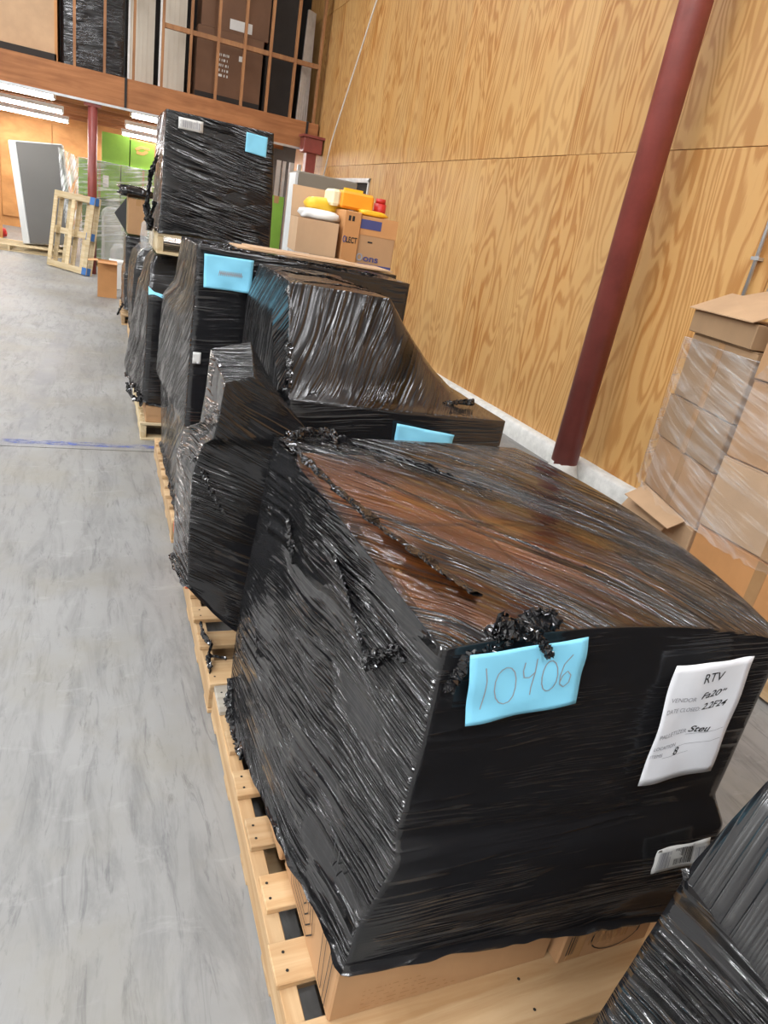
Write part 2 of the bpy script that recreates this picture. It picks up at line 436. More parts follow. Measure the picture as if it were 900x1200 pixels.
    G[:, :, 2] += w * streaks(G[:, :, 0], G[:, :, 1], tang, seed + 77) * (tamp if tamp is not None else amp)
    gid = {}
    for b in range(n + 1):
        for a in range(n + 1):
            if b == 0: gid[a, b] = vid(m, a)
            elif a == n: gid[a, b] = vid(m, n + b)
            elif b == n: gid[a, b] = vid(m, 3 * n - a)
            elif a == 0: gid[a, b] = vid(m, 4 * n - b)
            else: gid[a, b] = len(verts); verts.append(G[b, a].tolist())
    for b in range(n):
        for a in range(n):
            faces.append((gid[a, b], gid[a + 1, b], gid[a + 1, b + 1], gid[a, b + 1])); fm.append(2)
            for (aa, bb) in ((a, b), (a + 1, b), (a + 1, b + 1), (a, b + 1)):
                g = G[bb, aa]; uvl.append((g[0], g[1]))
    me = bpy.data.meshes.new(name); me.from_pydata(verts, [], faces)
    for mt in mats: me.materials.append(mt)
    me.polygons.foreach_set('material_index', fm); me.polygons.foreach_set('use_smooth', [True] * len(faces))
    uvlay = me.uv_layers.new(name='UVMap'); uvlay.data.foreach_set('uv', np.array(uvl).ravel())
    me.update()
    return obj(name, me, None, parent)
def rect(x0, x1, y0, y1, z, dz=(0, 0, 0, 0)):
    return [(x0, y0, z + dz[0]), (x1, y0, z + dz[1]), (x1, y1, z + dz[2]), (x0, y1, z + dz[3])]
def crumple(name, path, width, mat, parent, seed=0, n=60, m=10, amp=.02, flat_=.6):
    """a gathered, torn strip of film following a path"""
    path = [np.array(p, float) for p in path]; rng = np.random.RandomState(seed)
    L = np.concatenate([[0], np.cumsum([np.linalg.norm(b - a) for a, b in zip(path, path[1:])])])
    ts = np.linspace(0, L[-1], n + 1); vs = []; uvs = []
    side = rng.normal(size=3); side /= np.linalg.norm(side)
    X = np.array([np.interp(ts, L, [p[i] for p in path]) for i in range(3)]).T
    for i, t in enumerate(ts):
        d = X[min(i + 1, n)] - X[max(i - 1, 0)]; d /= np.linalg.norm(d) + 1e-9
        a = np.cross(d, side); a /= np.linalg.norm(a) + 1e-9; b = np.cross(d, a)
        wd = (width[0] + (width[1] - width[0]) * i / n) if isinstance(width, tuple) else width
        wd *= .68 * (.55 + .9 * float(vn(t * 24, seed, 3)))
        for j in range(m + 1):
            ph = (j / m) * 3.1 * math.pi + 3 * float(vn(t * 9, j * .4, seed))
            r = wd * (.35 + .65 * float(vn(t * 33, j * .9, seed + 5)))
            vs.append(X[i] + a * math.cos(ph) * r + b * math.sin(ph) * r * flat_ + (rng.rand(3) - .5) * amp * .7)
            uvs.append((t, j / m * wd * 4))
    fs = [(i * (m + 1) + j, i * (m + 1) + j + 1, (i + 1) * (m + 1) + j + 1, (i + 1) * (m + 1) + j) for i in range(n) for j in range(m)]
    me = mesh(vs, fs, mat, False); lay = me.uv_layers.new(name='UVMap')
    lay.data.foreach_set('uv', np.array([uvs[v] for f in fs for v in f]).ravel())
    return obj(name, me, None, parent)

# ------------------------------------------------------------------ sheets of paper and lettering
class Sheet:
    def __init__(s, tl, tr, br, bl, wav=.003, seed=0):
        s.c = [np.array(p, float) for p in (tl, tr, br, bl)]; s.wav = wav; s.seed = seed
        s.nrm = np.cross(s.c[3] - s.c[0], s.c[1] - s.c[0]); s.nrm /= np.linalg.norm(s.nrm)
    def at(s, u, v, off=0):       # u right, v up from the bottom
        tl, tr, br, bl = s.c
        p = (bl * (1 - u) + br * u) * (1 - v) + (tl * (1 - u) + tr * u) * v
        w = s.wav * (math.sin(u * 7 + s.seed) * math.cos(v * 6 + s.seed * 2) + .6 * math.sin((u + v) * 11 + s.seed)) + \
            s.wav * 1.5 * max(0, .25 - v) * 4 * math.sin(u * 9)
        return p + s.nrm * (w + off)
    def sheet(s, name, mat, parent=None, nu=14, nv=16):
        vs = [s.at(i / nu, j / nv) for j in range(nv + 1) for i in range(nu + 1)]
        vs += [s.at(i / nu, j / nv, -.0006) for j in range(nv + 1) for i in range(nu + 1)]
        K = (nu + 1) * (nv + 1)
        q = lambda i, j: j * (nu + 1) + i
        fs = [(q(i, j), q(i + 1, j), q(i + 1, j + 1), q(i, j + 1)) for j in range(nv) for i in range(nu)]
        fs += [tuple(K + k for k in reversed(f)) for f in fs]
        for i in range(nu):
            fs += [(q(i, 0), K + q(i, 0), K + q(i + 1, 0), q(i + 1, 0)), (q(i, nv), q(i + 1, nv), K + q(i + 1, nv), K + q(i, nv))]
        for j in range(nv):
            fs += [(q(0, j), q(0, j + 1), K + q(0, j + 1), K + q(0, j)), (q(nu, j), K + q(nu, j), K + q(nu, j + 1), q(nu, j + 1))]
        return obj(name, mesh(vs, fs, mat, True), None, parent)
    def text(s, txt, u, v, h, w, mat, parent, shear=0.0, name='lettering', bold=0.0):
        cu = bpy.data.curves.new('t', 'FONT'); cu.body = txt; cu.size = 1; cu.shear = shear; cu.offset = bold
        to = bpy.data.objects.new('t', cu); C.objects.link(to)
        me0 = to.to_mesh(); vs = [v_.co.copy() for v_ in me0.vertices]; fs = [tuple(p.vertices) for p in me0.polygons]
        to.to_mesh_clear(); bpy.data.objects.remove(to)
        x1 = max(p.x for p in vs); x0 = min(p.x for p in vs)
        out = [s.at(u + (p.x - x0) / (x1 - x0) * w, v + p.y * h / .7, .0012) for p in vs]
        return obj(name, mesh(out, fs, mat), None, parent)
    def strokes(s, lines, wid, mat, parent, name='handwriting', asp=1.0):
        vs = []; fs = []
        for ln in lines:
            # densify
            pts = []
            for (a, b) in zip(ln, ln[1:]):
                for k in range(4): pts.append((a[0] + (b[0] - a[0]) * k / 4, a[1] + (b[1] - a[1]) * k / 4))
            pts.append(ln[-1]); base = len(vs)
            for i, p in enumerate(pts):
                a = pts[max(i - 1, 0)]; b = pts[min(i + 1, len(pts) - 1)]
                dx = (b[0] - a[0]); dy = (b[1] - a[1]) * asp; L = math.hypot(dx, dy) + 1e-9
                nx, ny = -dy / L * wid, dx / L * wid / asp
                vs += [s.at(p[0] + nx, p[1] + ny, .0012), s.at(p[0] - nx, p[1] - ny, .0012)]
            for i in range(len(pts) - 1):
                k = base + 2 * i; fs.append((k, k + 1, k + 3, k + 2))
        return obj(name, mesh(vs, fs, mat), None, parent)
    def bars(s, u0, u1, v0, v1, mat, parent, n=30, seed=0, name='barcode'):
        rr = random.Random(seed); vs = []; fs = []; u = u0
        while u < u1:
            w = (u1 - u0) / n * rr.choice((.5, .5, 1, 1.5)); 
            k = len(vs); vs += [s.at(u, v0, .0012), s.at(min(u + w, u1), v0, .0012), s.at(min(u + w, u1), v1, .0012), s.at(u, v1, .0012)]
            fs.append((k, k + 1, k + 2, k + 3)); u += w + (u1 - u0) / n * rr.choice((.5, .7, 1.2))
        return obj(name, mesh(vs, fs, mat), None, parent, kind='stuff')
def arc(cx, cy, rx, ry, a0, a1, n=14):
    return [(cx + rx * math.cos(math.radians(a0 + (a1 - a0) * i / n)), cy + ry * math.sin(math.radians(a0 + (a1 - a0) * i / n))) for i in range(n + 1)]

# ------------------------------------------------------------------ the room
fl = mesh([], [])
bm = bmesh.new()
for (x0, x1, y0, y1) in ((-9, 3.9, -5, 4.44), (-9, 3.9, 4.452, 24)):
    g = bmesh.ops.create_cube(bm, size=1)['verts']
    for v in g: v.co = Vector(((x0 + x1) / 2 + v.co.x * (x1 - x0), (y0 + y1) / 2 + v.co.y * (y1 - y0), -.1 + v.co.z * .2))
fl = bpy.data.meshes.new('floor'); bm.to_mesh(fl); bm.free()
floor = obj('floor', fl, m_conc, kind='structure')
b2('joint_filler', -9, 3.9, 4.438, 4.454, -.19, -.006, m_hole, floor)
t = NT('worn_blue_paint'); co = t.objco(); nz = t.noise(t.mapping(co, (4, 9, 1)), 2.5, 6, .75)
setin(t.b, Base_Color=(.10, .15, .45), Roughness=.6); tr = t.n('ShaderNodeBsdfTransparent'); mx = t.n('ShaderNodeMixShader')
t.l(t.ramp(nz, [(.42, .0), (.62, .75)]), mx.inputs[0]); t.l(tr.outputs[0], mx.inputs[1]); t.l(t.b.outputs[0], mx.inputs[2]); t.l(mx.outputs[0], t.out.inputs[0])
obj('floor_line', mesh([(-.55, 4.50, .0012), (.40, 4.50, .0012), (.40, 4.57, .0012), (-.55, 4.58, .0012)], [(0, 1, 2, 3)], t.m), None, floor)

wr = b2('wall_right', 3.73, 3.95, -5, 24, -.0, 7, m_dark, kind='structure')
# plywood sheets, 1.22 x 2.44, each its own part; rows at 0 and 2.44 and 4.88
ys = [4.41 + 1.22 * k for k in range(-7, 9)]
def sheet_box(y0, y1, z0, z1):
    g = .004
    obj('plywood_sheet', box(.02, y1 - y0 - g, z1 - z0 - g, .0015, m_ply), None, wr, (3.712 - wr.location.x, (y0 + y1) / 2 - wr.location.y, z0 + g / 2 + random.uniform(-.002, .002)))
for r, (z0, z1) in enumerate(((.14, 2.44), (2.44, 4.88), (4.88, 7.0))):
    for k, y0 in enumerate(ys):
        y1 = y0 + 1.22
        if r == 0 and y1 > 10.6 and y0 < 12.4:
            sheet_box(y0, y1, 2.24, z1)
            if y0 < 10.6: sheet_box(y0, 10.58, z0, 2.24)
            if y1 > 12.4: sheet_box(12.42, y1, z0, 2.24)
            continue
        sheet_box(y0, y1, z0, z1)
# painted concrete curb along the foot of the wall
def strip_noise(name, x0, x1, y0, y1, z, mat, n=90, seed=1, bumpy=.012):
    vs = []; fs = []
    for i in range(n + 1):
        y = y0 + (y1 - y0) * i / n; d = float(vn(y * 5, 0, seed)) * bumpy; e = float(vn(y * 9, 3, seed)) * bumpy
        vs += [(x0 - d, y, 0), (x0 - d * .6 + .004, y, z - .02 + e), (x0 + .02, y, z + e), (x1, y, z + .004)]
    for i in range(n):
        for j in range(3): k = i * 4 + j; fs.append((k, k + 4, k + 5, k + 1))
    return mesh(vs, fs, mat, True)
obj('baseboard_right', strip_noise('c', 3.60, 3.73, -4.1, 14, .145, m_curb), None, None, kind='structure')
# the doorway in the right wall: steel frame; near-black sheet paints the dim inside
dr = bpy.data.objects.new('door_1', None); C.objects.link(dr); dr['kind'] = 'structure'; dr.location = (3.7, 11.5, 0)
b2('door_frame', -.02, .06, -.94, -.88, .0, 2.24, m_steel, dr); b2('door_frame', -.02, .06, .88, .94, .0, 2.24, m_steel, dr)
b2('door_head', -.02, .06, -.94, .94, 2.19, 2.25, m_steel, dr)
b2('dark_recess_sheet', .025, .034, -.88, .88, .14, 2.19, m_dark, dr)
for k in range(4): b2('shelf_board', .0, .024, -.86, .2 + .1 * k, 1.4 + .2 * k, 1.44 + .2 * k, m_stud, dr)
b2('wall_left', -9.2, -9, -5, 24, 0, 7, m_wallgrey, kind='structure')
b2('wall_back', -9, 3.9, -5.2, -5, 0, 7, m_wallgrey, kind='structure')
b2('ceiling_roof', -9.2, 3.95, -5.2, 17.4, 7, 7.1, m_wallgrey, kind='structure')
b2('wall_far', -9, 3.9, 22.0, 22.2, 0, 2.9, m_orange, kind='structure')
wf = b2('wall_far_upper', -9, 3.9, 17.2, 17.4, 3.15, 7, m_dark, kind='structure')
for k in range(7): # batten panels on the far wall
    obj('plywood_panel', box(1.20, .02, 2.4, .003, m_orange), None, None, (-4.2 + 1.22 * k, 21.97, .25)).parent = bpy.data.objects['wall_far']
for o in bpy.data.objects['wall_far'].children: o.location = (o.location[0] + 2.55, o.location[1] - 22.1, o.location[2])

# maroon steel pipe column on its painted footing
post = thing('steel_column', 'tall maroon round steel column standing against the plywood wall', 'column', (3.46, 4.24, 0))
obj('shaft', tube([(0, 0, .12), (0, 0, 7)], .105, 32, m_maroon), None, post)
vs = []; fs = []
for j in range(7):
    z = j * .027; r = .135 - .008 * j + (0 if j < 6 else -.03)
    for k in range(20):
        a = k * math.tau / 20; rr = r + .02 * float(vn(k * .9, j * .8, 8)); vs.append((rr * math.cos(a), rr * math.sin(a), z))
for j in range(6):
    for k in range(20): fs.append((j * 20 + k, j * 20 + (k + 1) % 20, (j + 1) * 20 + (k + 1) % 20, (j + 1) * 20 + k))
fs.append(tuple(range(120, 140)))
obj('footing', mesh(vs, fs, m_curb, True), None, post)['label'] = 'rough white painted concrete footing'
# steel conduits on the wall at the right
for i, y in enumerate((3.30, 3.13)):
    c = thing('conduit', ['thin grey steel conduit running up the plywood wall, nearer the column', 'thin grey steel conduit on the plywood wall, further from the column'][i], 'pipe', (3.675, y, 0), group=None)
    obj('tube', tube([(0, 0, .15), (0, 0, 4.5)], .012, 10, m_steel), None, c)
    for z in (.8, 1.8): b2('strap', -.014, .027, -.03, .03, z, z + .02, m_steel, c)
cb = thing('hanging_cable', 'thin pale cable hanging slanted in front of the plywood wall', 'cable', (3.62, 12.9, 2.1))
obj('wire', tube([(0, 0, 0), (.0, -.3, .7), (.0, -1.1, 1.7), (0, -2.1, 2.95), (0, -2.9, 4.0)], .011, 6, m_white), None, cb)

# ------------------------------------------------------------------ mezzanine
YB = 13.7
beam = b2('trim_1', -9, 3.66, YB, YB + .14, 2.70, 3.13, m_beam, kind='structure')
b2('lower_lip', -9 - beam.location.x, 3.62 - beam.location.x, -.09, -.07, -.035, .0, m_steel, beam)
for x in (.38, 3.45):   # straps around the beam
    b2('beam_strap', x - .02 - beam.location.x, x + .02 - beam.location.x, -.085, -.07, -.04, .44, m_dark, beam)
b2('ceiling', -9, 3.7, YB + .15, 22, 2.98, 3.10, m_beam, kind='structure')
for k in range(8):      # joists under the deck
    b2('joist', -9 - (-2.65), 3.7 - (-2.65), 14.6 + k * 1.0 - 17.925, 14.66 + k * 1.0 - 17.925, -.16, 0, m_beam, bpy.data.objects['ceiling'])
rail = thing('stud_railing', 'open stud railing of thin brown timber on the mezzanine edge', 'railing', (0, YB + .07, 3.13))
for k in range(10): b2('stud', -.385 + .439 * k - .02, -.385 + .439 * k + .02, -.05, .04, 0, 2.0, m_stud, rail)
b2('rail', .95, 3.60, -.03, .03, .85, .92, m_stud, rail)
b2('rail', -.385, .95, -.03, .03, 1.35, 1.42, m_stud, rail)
cb2 = thing('bracket_column', 'short maroon steel column with bracket under the beam end at the wall', 'column', (3.50, 13.45, 0))
b2('shaft', -.09, .09, -.09, .09, 0, 2.62, m_maroon, cb2); b2('bracket', -.17, .17, -.15, .15, 2.62, 2.86, m_maroon, cb2, .01); b2('cap_plate', -.2, .2, -.17, .17, 2.86, 2.9, m_maroon, cb2)
pole = thing('beam_post', 'slim maroon round post holding up the mezzanine beam', 'column', (-.115, 13.77, 0))
obj('shaft', tube([(0, 0, 0), (0, 0, 2.62)], .075, 20, m_maroon), None, pole); b2('cap', -.13, .13, -.07, .07, 2.62, 2.70, m_maroon, pole)
# fluorescent tubes
m_tube = emis('lit_tube', (1, .98, .95), 26)
n_ = 0
lbl = ['nearest row', 'middle row', 'farthest row']
for i, y in enumerate((14.9, 18.05, 21.0)):
    for j, (x0, x1) in enumerate(((-3.1, -.72), (.50, 2.9))):
        l = thing('fluorescent_light', 'lit twin tube fluorescent light under the mezzanine, %s, %s of the slim post' % (lbl[i], 'left' if j == 0 else 'right'), 'light', ((x0 + x1) / 2, y, 2.72), group='fluorescent lights under the mezzanine')
        w = (x1 - x0) / 2
        b2('housing', -w, w, -.12, .12, .02, .10, m_white, l)
        for xx in (-w * .7, w * .7): b2('hanger', xx - .01, xx + .01, -.01, .01, .10, .265, m_steel, l)
        for yy in (-.07, .07): obj('tube', tube([(-w + .03, yy, -.01), (w - .03, yy, -.01)], .034, 10, m_tube), None, l)
        for xx in (-w, w - .03): b2('end_cap', xx, xx + .03, -.11, .11, -.03, .02, m_white, l)
# goods on the mezzanine
def carton(name, label, x0, x1, y0, y1, z0, z1, mat, cat='box', group=None, rotz=0, tape=True, lid=None, parts=()):
    cx, cy = (x0 + x1) / 2, (y0 + y1) / 2
    c = thing(name, label, cat, (cx, cy, z0), rotz, group)
    sx, sy, sz = x1 - x0, y1 - y0, z1 - z0
    b2('body', -sx / 2, sx / 2, -sy / 2, sy / 2, 0, sz - .003, mat, c, .004)
    if tape:
        for s in (-1, 1): b2('flap', min(s * sx / 2, s * .003), max(s * sx / 2, s * .003), -sy / 2, sy / 2, sz - .003, sz, mat, c)
        b2('tape', -.025, .025, -sy / 2 - .001, sy / 2, sz, sz + .001, m_tape, c)
        b2('tape', -.025, .025, -sy / 2 - .0012, -sy / 2 - .0002, sz - .07, sz + .001, m_tape, c)
    return c
DZ = 3.13
c = carton('large_carton', 'large brown carton with dark base strip on the mezzanine, far left', -1.9, -.66, 14.0, 14.8, DZ, 4.6, m_brn_light, tape=False)
b2('base_strip', -.625, .625, -.41, -.39, .02, .13, m_dark, c); b2('corner_strip', .60, .64, -.41, .4, 0, 1.4, m_brn_orange, c)
def simple_load(name, label, rings, mats, loc=(0, 0, 0), cat='wrapped load', **kw):
    t_ = thing(name, label, cat, loc)
    wrap('film', [[(p[0] - loc[0], p[1] - loc[1], p[2] - loc[2]) for p in r] for r in rings], t_, mats, **kw)
    return t_
simple_load('wrapped_stack', 'black wrapped stack with banded silver sheen behind the mezzanine studs', [rect(-.60, .38, 14.1, 14.9, DZ), rect(-.58, .37, 14.1, 14.9, 4.9)],
            (f_plain, f_plain, f_plain), (-.1, 14.5, DZ), n=24, m=60, amp=.02, ang=(F(6),) * 4, seed=12, hem=0)
for i, (x0, x1) in enumerate(((.44, .82), (.93, 1.32))):
    c = thing('cream_panel', ['cream panel carton in white edging behind the studs, nearer the black wrapped stack', 'cream ribbed panel behind the studs, nearer the large dark brown carton'][i], 'panel', ((x0 + x1) / 2, 14.1, DZ))
    w = (x1 - x0) / 2
    b2('board', -w, w, 0, .10, .03, 1.6, m_cream_panel, c)
    b2('edging', -w - .03, -w, -.02, .11, 0, 1.6, m_whitepl, c); b2('skirt', -w, w, -.01, .1, 0, .03, m_dark, c)
    for k in range(5): b2('rib', -w + .04 + k * (2 * w - .08) / 4 - .004, -w + .04 + k * (2 * w - .08) / 4 + .004, -.005, 0, .05, 1.58, m_cream_panel, c)
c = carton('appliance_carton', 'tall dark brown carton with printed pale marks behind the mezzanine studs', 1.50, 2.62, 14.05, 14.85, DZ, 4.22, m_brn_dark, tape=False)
sh = Sheet((-.20, -.403, .78), (.0, -.403, .78), (.0, -.403, .40), (-.20, -.403, .40), 0)
for k in range(5): sh.bars(.1, .9, .02 + .2 * k, .12 + .2 * k, m_label, c, 4 + k, k, 'printed_mark')
b2('base_strip', -.56, .56, -.41, -.40, 0, .12, m_dark, c); b2('label', .15, .24, -.404, -.4, .70, .78, m_label, c)
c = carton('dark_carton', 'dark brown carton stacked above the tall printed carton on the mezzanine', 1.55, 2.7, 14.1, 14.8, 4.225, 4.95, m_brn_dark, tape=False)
b2('paper_label', -.1, .28, -.354, -.35, .05, .2, m_label, c)
c = thing('dark_cabinet', 'tall black cabinet beside the grey steel studs on the mezzanine', 'cabinet', (3.0, 14.5, DZ)); b2('body', -.3, .24, -.3, .3, 0, 1.9, m_dark, c, .01); b2('door', -.27, .21, -.32, -.3, .05, 1.85, m_dark, c)
for i in range(5):
    o = obj('steel_stud', box(.035, .06, 1.75, 0, m_steel), None, None, (3.31 + .05 * i, 14.0 + .03 * i, DZ)); o.rotation_euler = (F(-3), F(1.5 - .5 * i), 0)
    tag(o, 'long grey galvanised steel stud leaning upright at the mezzanine corner', 'stud', 'steel studs on the mezzanine')

# ------------------------------------------------------------------ pallets
def pallet(label, x, y, z=0, w=1.02, d=1.22, rotz=0, mat=m_pine, rot=None, boards=7, first=.13, group='wooden pallets', name='pallet', paint=False, spec=None):
    """deck boards run along local x, stringers along local y; origin at the front left foot"""
    p = thing(name, label, 'pallet', (x, y, z), rotz, group, rot)
    h = .089
    for k, sx in enumerate((.019, w / 2, w - .019)):
        obj('stringer', box(d - .01, .038, h, .002, mat), None, p, (sx, d / 2, .016), (0, 0, math.pi / 2))
    wd = [first] + [.092] * (boards - 2) + [.13]; gap = (d - sum(wd)) / (boards - 1); yy = 0
    for k, q in enumerate(wd):
        mm = spec.get(k, mat) if spec else mat
        o = obj('deck_board', box(w + random.uniform(-.012, .012), q, .017, .002, mm), None, p, (w / 2 + random.uniform(-.006, .006), yy + q / 2, .016 + h), (0, 0, random.uniform(-.006, .006)))
        yy += q + gap
    for k in range(5):
        q = .092; obj('bottom_board', box(w, q, .016, .002, mat), None, p, (w / 2, .046 + k * (d - q) / 4, 0))
    # nail heads as one small part
    vs = []; fs = []
    yy = 0
    for k, q in enumerate(wd):
        for sx in (.019, w / 2, w - .019):
            for dy in (.28, .72):
                c0 = (sx + .002, yy + q * dy, .016 + h + .0175); b = len(vs)
                vs += [(c0[0] + .0038 * math.cos(a * math.tau / 6), c0[1] + .0038 * math.sin(a * math.tau / 6), c0[2] + .0006) for a in range(6)]
                fs.append(tuple(range(b, b + 6)))
        yy += q + gap
    obj('nail_heads', mesh(vs, fs, m_hole), None, p, kind='stuff')
    if paint:
        for yy, q in ((-.004, .16), (d / 2 - .05, .1), (d - .15, .155)):
            b2('blue_paint_patch', w - .012, w + .009, yy, yy + q, -.002, .125, m_bluepaint, p)
    return p
PT = .122   # top of the deck
pallet('pine pallet under the nearest big black wrapped load', .36, .622, d=1.215, first=.15, spec={6: m_greywood})
pallet('pine pallet under the recliner shaped black load', .35, 1.85)
pallet('pine pallet under the narrow black column with the blue sheet', .34, 3.12, d=1.26, boards=9)
pallet('pine pallet under the shorter black load with silver side', .27, 4.68, mat=m_pine2)
pallet('pine pallet under the arched silver and black load', .31, 7.35)
pallet('pine pallet under the farthest black load with a box on top', .26, 8.98)
pallet('pallet hidden under the black load at the bottom right corner', .72, -.78)

# ------------------------------------------------------------------ load 1, nearest
def printed_lines(parent, loops, mat, name='printed_outline', w=.0016):
    vs = []; fs = []
    for lp in loops:
        lp = [Vector(p) for p in lp]
        for a, b in zip(lp, lp[1:]):
            d = (b - a).normalized(); nn = Vector((1, 0, 0)).cross(d) * w if abs(d.x) < .5 else Vector((0, 1, 0)).cross(d) * w
            k = len(vs); vs += [a - nn, a + nn, b + nn, b - nn]; fs.append((k, k + 1, k + 2, k + 3))
    return obj(name, mesh(vs, fs, mat), None, parent)
def hexloops(x, y0, y1, z0, z1, n, nested=.22):
    L = []
    for i in range(n):
        f = i / n * .8; cy = (y0 + y1) / 2; cz = (z0 + z1) / 2; hy = (y1 - y0) / 2 * (1 - f); hz = (z1 - z0) / 2 * (1 - f)
        L.append([(x, cy - hy, cz - hz * .5), (x, cy - hy * .7, cz - hz), (x, cy + hy * .7, cz - hz), (x, cy + hy, cz + hz * .2), (x, cy + hy * .6, cz + hz), (x, cy - hy * .6, cz + hz), (x, cy - hy, cz - hz * .5)])
    return L
c1 = carton('base_carton', 'brown carton with line drawings at the front left corner of the nearest pallet', .434, .96, .756, 1.13, PT, .375, m_brn)
printed_lines(c1, hexloops(-.2676, -.05, .14, .03, .20, 4) + [[(-.2676, -.165, .02), (-.2676, -.165, .28), (-.2676, -.15, .28), (-.2676, -.15, .02), (-.2676, -.165, .02)], [(-.2676, -.135, .03), (-.2676, -.10, .38), (-.2676, -.075, .38), (-.2676, -.115, .03), (-.2676, -.135, .03)]], m_ink)
for k in range(4): b2('printed_mark', -.22 + k * .075, -.205 + k * .075, -.1902, -.1895, .155, .175, m_ink, c1)
sh = Sheet((-.20, -.1901, .09), (.03, -.1901, .09), (.03, -.1901, .02), (-.20, -.1901, .02), 0)
for k in range(5): sh.bars(.0, .95 - .1 * k, .05 + .19 * k, .09 + .19 * k, m_tape, c1, 14, k, 'faded_print')
c2 = carton('base_carton', 'brown carton peeking out behind the front left carton of the nearest pallet', .424, .93, 1.14, 1.50, PT, .33, m_brn)
printed_lines(c2, hexloops(-.2571, -.13, .08, .04, .25, 3), m_ink)
carton('base_carton', 'brown carton at the back left of the nearest pallet', .422, .93, 1.52, 1.76, PT, .34, m_brn)
c3 = carton('base_carton', 'brown carton at the front right of the nearest pallet, beside the printed one', .975, 1.24, .735, 1.16, PT, .36, m_brn)
vsr = [[(.02 + .07 * math.cos(a * .3), -.2135, .06 + .05 * math.sin(a * .3)) for a in range(22)]]
printed_lines(c3, vsr, m_ink); b2('tape_strip', -.11, -.07, -.2136, -.2126, .01, .3, m_tape, c3)
sh = Sheet((-.06, -.214, .10), (.06, -.214, .10), (.06, -.214, .04), (-.06, -.214, .04), 0)
sh.bars(.0, .95, .1, .8, m_tape, c3, 12, 4, 'faded_print')
sh = Sheet((-.12, -.214, .11), (-.095, -.214, .11), (-.095, -.214, .02), (-.12, -.214, .02), 0)
sh.bars(.1, .9, .1, .8, m_ink, c3, 6, 5, 'faded_print')

L1 = thing('wrapped_load', 'nearest big black wrapped pallet load with blue 10406 sheet and white form on it', 'wrapped load', (.85, 1.25, PT))
def rel(t_, p): return (p[0] - t_.location.x, p[1] - t_.location.y, p[2] - t_.location.z)
def relr(t_, rings): return [[rel(t_, p) for p in r] for r in rings]
r1 = [
 [(.420, .716, .352), (.86, .700, .318), (1.205, .672, .300), (1.27, 1.2, .2), (1.22, 1.75, .2), (.8, 1.8, .2), (.398, 1.76, .11), (.398, 1.20, .250)],
 [(.430, .720, .45), (.86, .700, .43), (1.235, .675, .41), (1.30, 1.2, .35), (1.22, 1.76, .35), (.8, 1.81, .3), (.40, 1.78, .27), (.402, 1.22, .34)],
 [(.488, .736, .58), (.87, .712, .55), (1.25, .690, .545), (1.31, 1.2, .5), (1.22, 1.77, .5), (.8, 1.82, .5), (.412, 1.80, .45), (.440, 1.25, .50)],
 [(.488, .757, .615), (.87, .738, .60), (1.225, .718, .605), (1.30, 1.2, .57), (1.21, 1.77, .56), (.8, 1.82, .55), (.42, 1.81, .52), (.448, 1.25, .56)],
 [(.492, .750, .83), (.86, .735, .82), (1.215, .715, .82), (1.315, 1.22, .78), (1.21, 1.76, .8), (.8, 1.83, .8), (.445, 1.82, .8), (.468, 1.28, .8)],
 [(.490, .752, 1.018), (.86, .738, 1.045), (1.222, .718, .998), (1.325, 1.24, 1.01), (1.22, 1.74, 1.03), (.82, 1.80, 1.015), (.462, 1.82, 1.0), (.478, 1.30, 1.01)],
]
wrap('film', relr(L1, r1), L1, (f_front, f_left, f_top), n=110, m=110, amp=.004, ang=(F(-3), 0, 0, F(10)), tang=F(-58), seed=3, dome=.012, rad=1, hem=.008, tamp=.006)
# the boxes inside, seen through the thin film of the top
for (x0, x1, y0, y1) in ((.54, .84, .83, 1.28), (.85, 1.15, .80, 1.28), (.52, .86, 1.30, 1.76), (.88, 1.17, 1.30, 1.70)):
    b2('inner_carton', x0 - .85, x1 - .85, y0 - 1.25, y1 - 1.25, .50, .975 - PT, m_brn_orange, L1, .004)
# torn knots and tatters of film
crumple('film_tatter', [rel(L1, p) for p in ((.58, .755, 1.05), (.63, .735, 1.045), (.650, .715, 1.035), (.656, .705, 1.022))], (.042, .010), f_crump, L1, 3, 60, 16, .014)
crumple('film_tatter', [rel(L1, p) for p in ((.70, .76, 1.05), (.62, .76, 1.035), (.56, .765, 1.015), (.53, .745, .985), (.505, .735, .95))], (.04, .022), f_crump, L1, 4, 90, 14, .014)
crumple('film_tatter', [rel(L1, p) for p in ((.500, .86, .925), (.494, .91, .90), (.488, .95, .87), (.482, .97, .83))], (.05, .03), f_crump, L1, 5, 80, 14, .016)
crumple('film_tatter', [rel(L1, p) for p in ((.470, 1.22, .93), (.476, 1.12, .89), (.480, 1.02, .84), (.482, .97, .82))], (.010, .014), f_crump, L1, 6, 60, 8, .006)
crumple('film_tatter', [rel(L1, p) for p in ((.450, 1.52, .88), (.448, 1.47, .84), (.448, 1.43, .80))], (.03, .012), f_crump, L1, 7, 30, 9, .01)
crumple('film_tatter', [rel(L1, p) for p in ((.425, 1.62, .50), (.42, 1.56, .46), (.415, 1.52, .40), (.415, 1.51, .34))], (.016, .006), f_crump, L1, 8, 30, 8, .008)
crumple('film_tatter', [rel(L1, p) for p in ((.425, 1.70, .46), (.415, 1.69, .40))], (.008, .004), f_crump, L1, 9, 20, 6, .006)
crumple('film_tatter', [rel(L1, p) for p in ((.40, 1.74, .22), (.385, 1.70, .17), (.385, 1.60, .14), (.39, 1.48, .15))], (.045, .02), f_crump, L1, 10, 60, 14, .012)
crumple('film_tatter', [rel(L1, p) for p in ((.50, .765, .59), (.53, .755, .585), (.60, .75, .60))], (.012, .005), f_crump, L1, 11, 40, 8, .006)
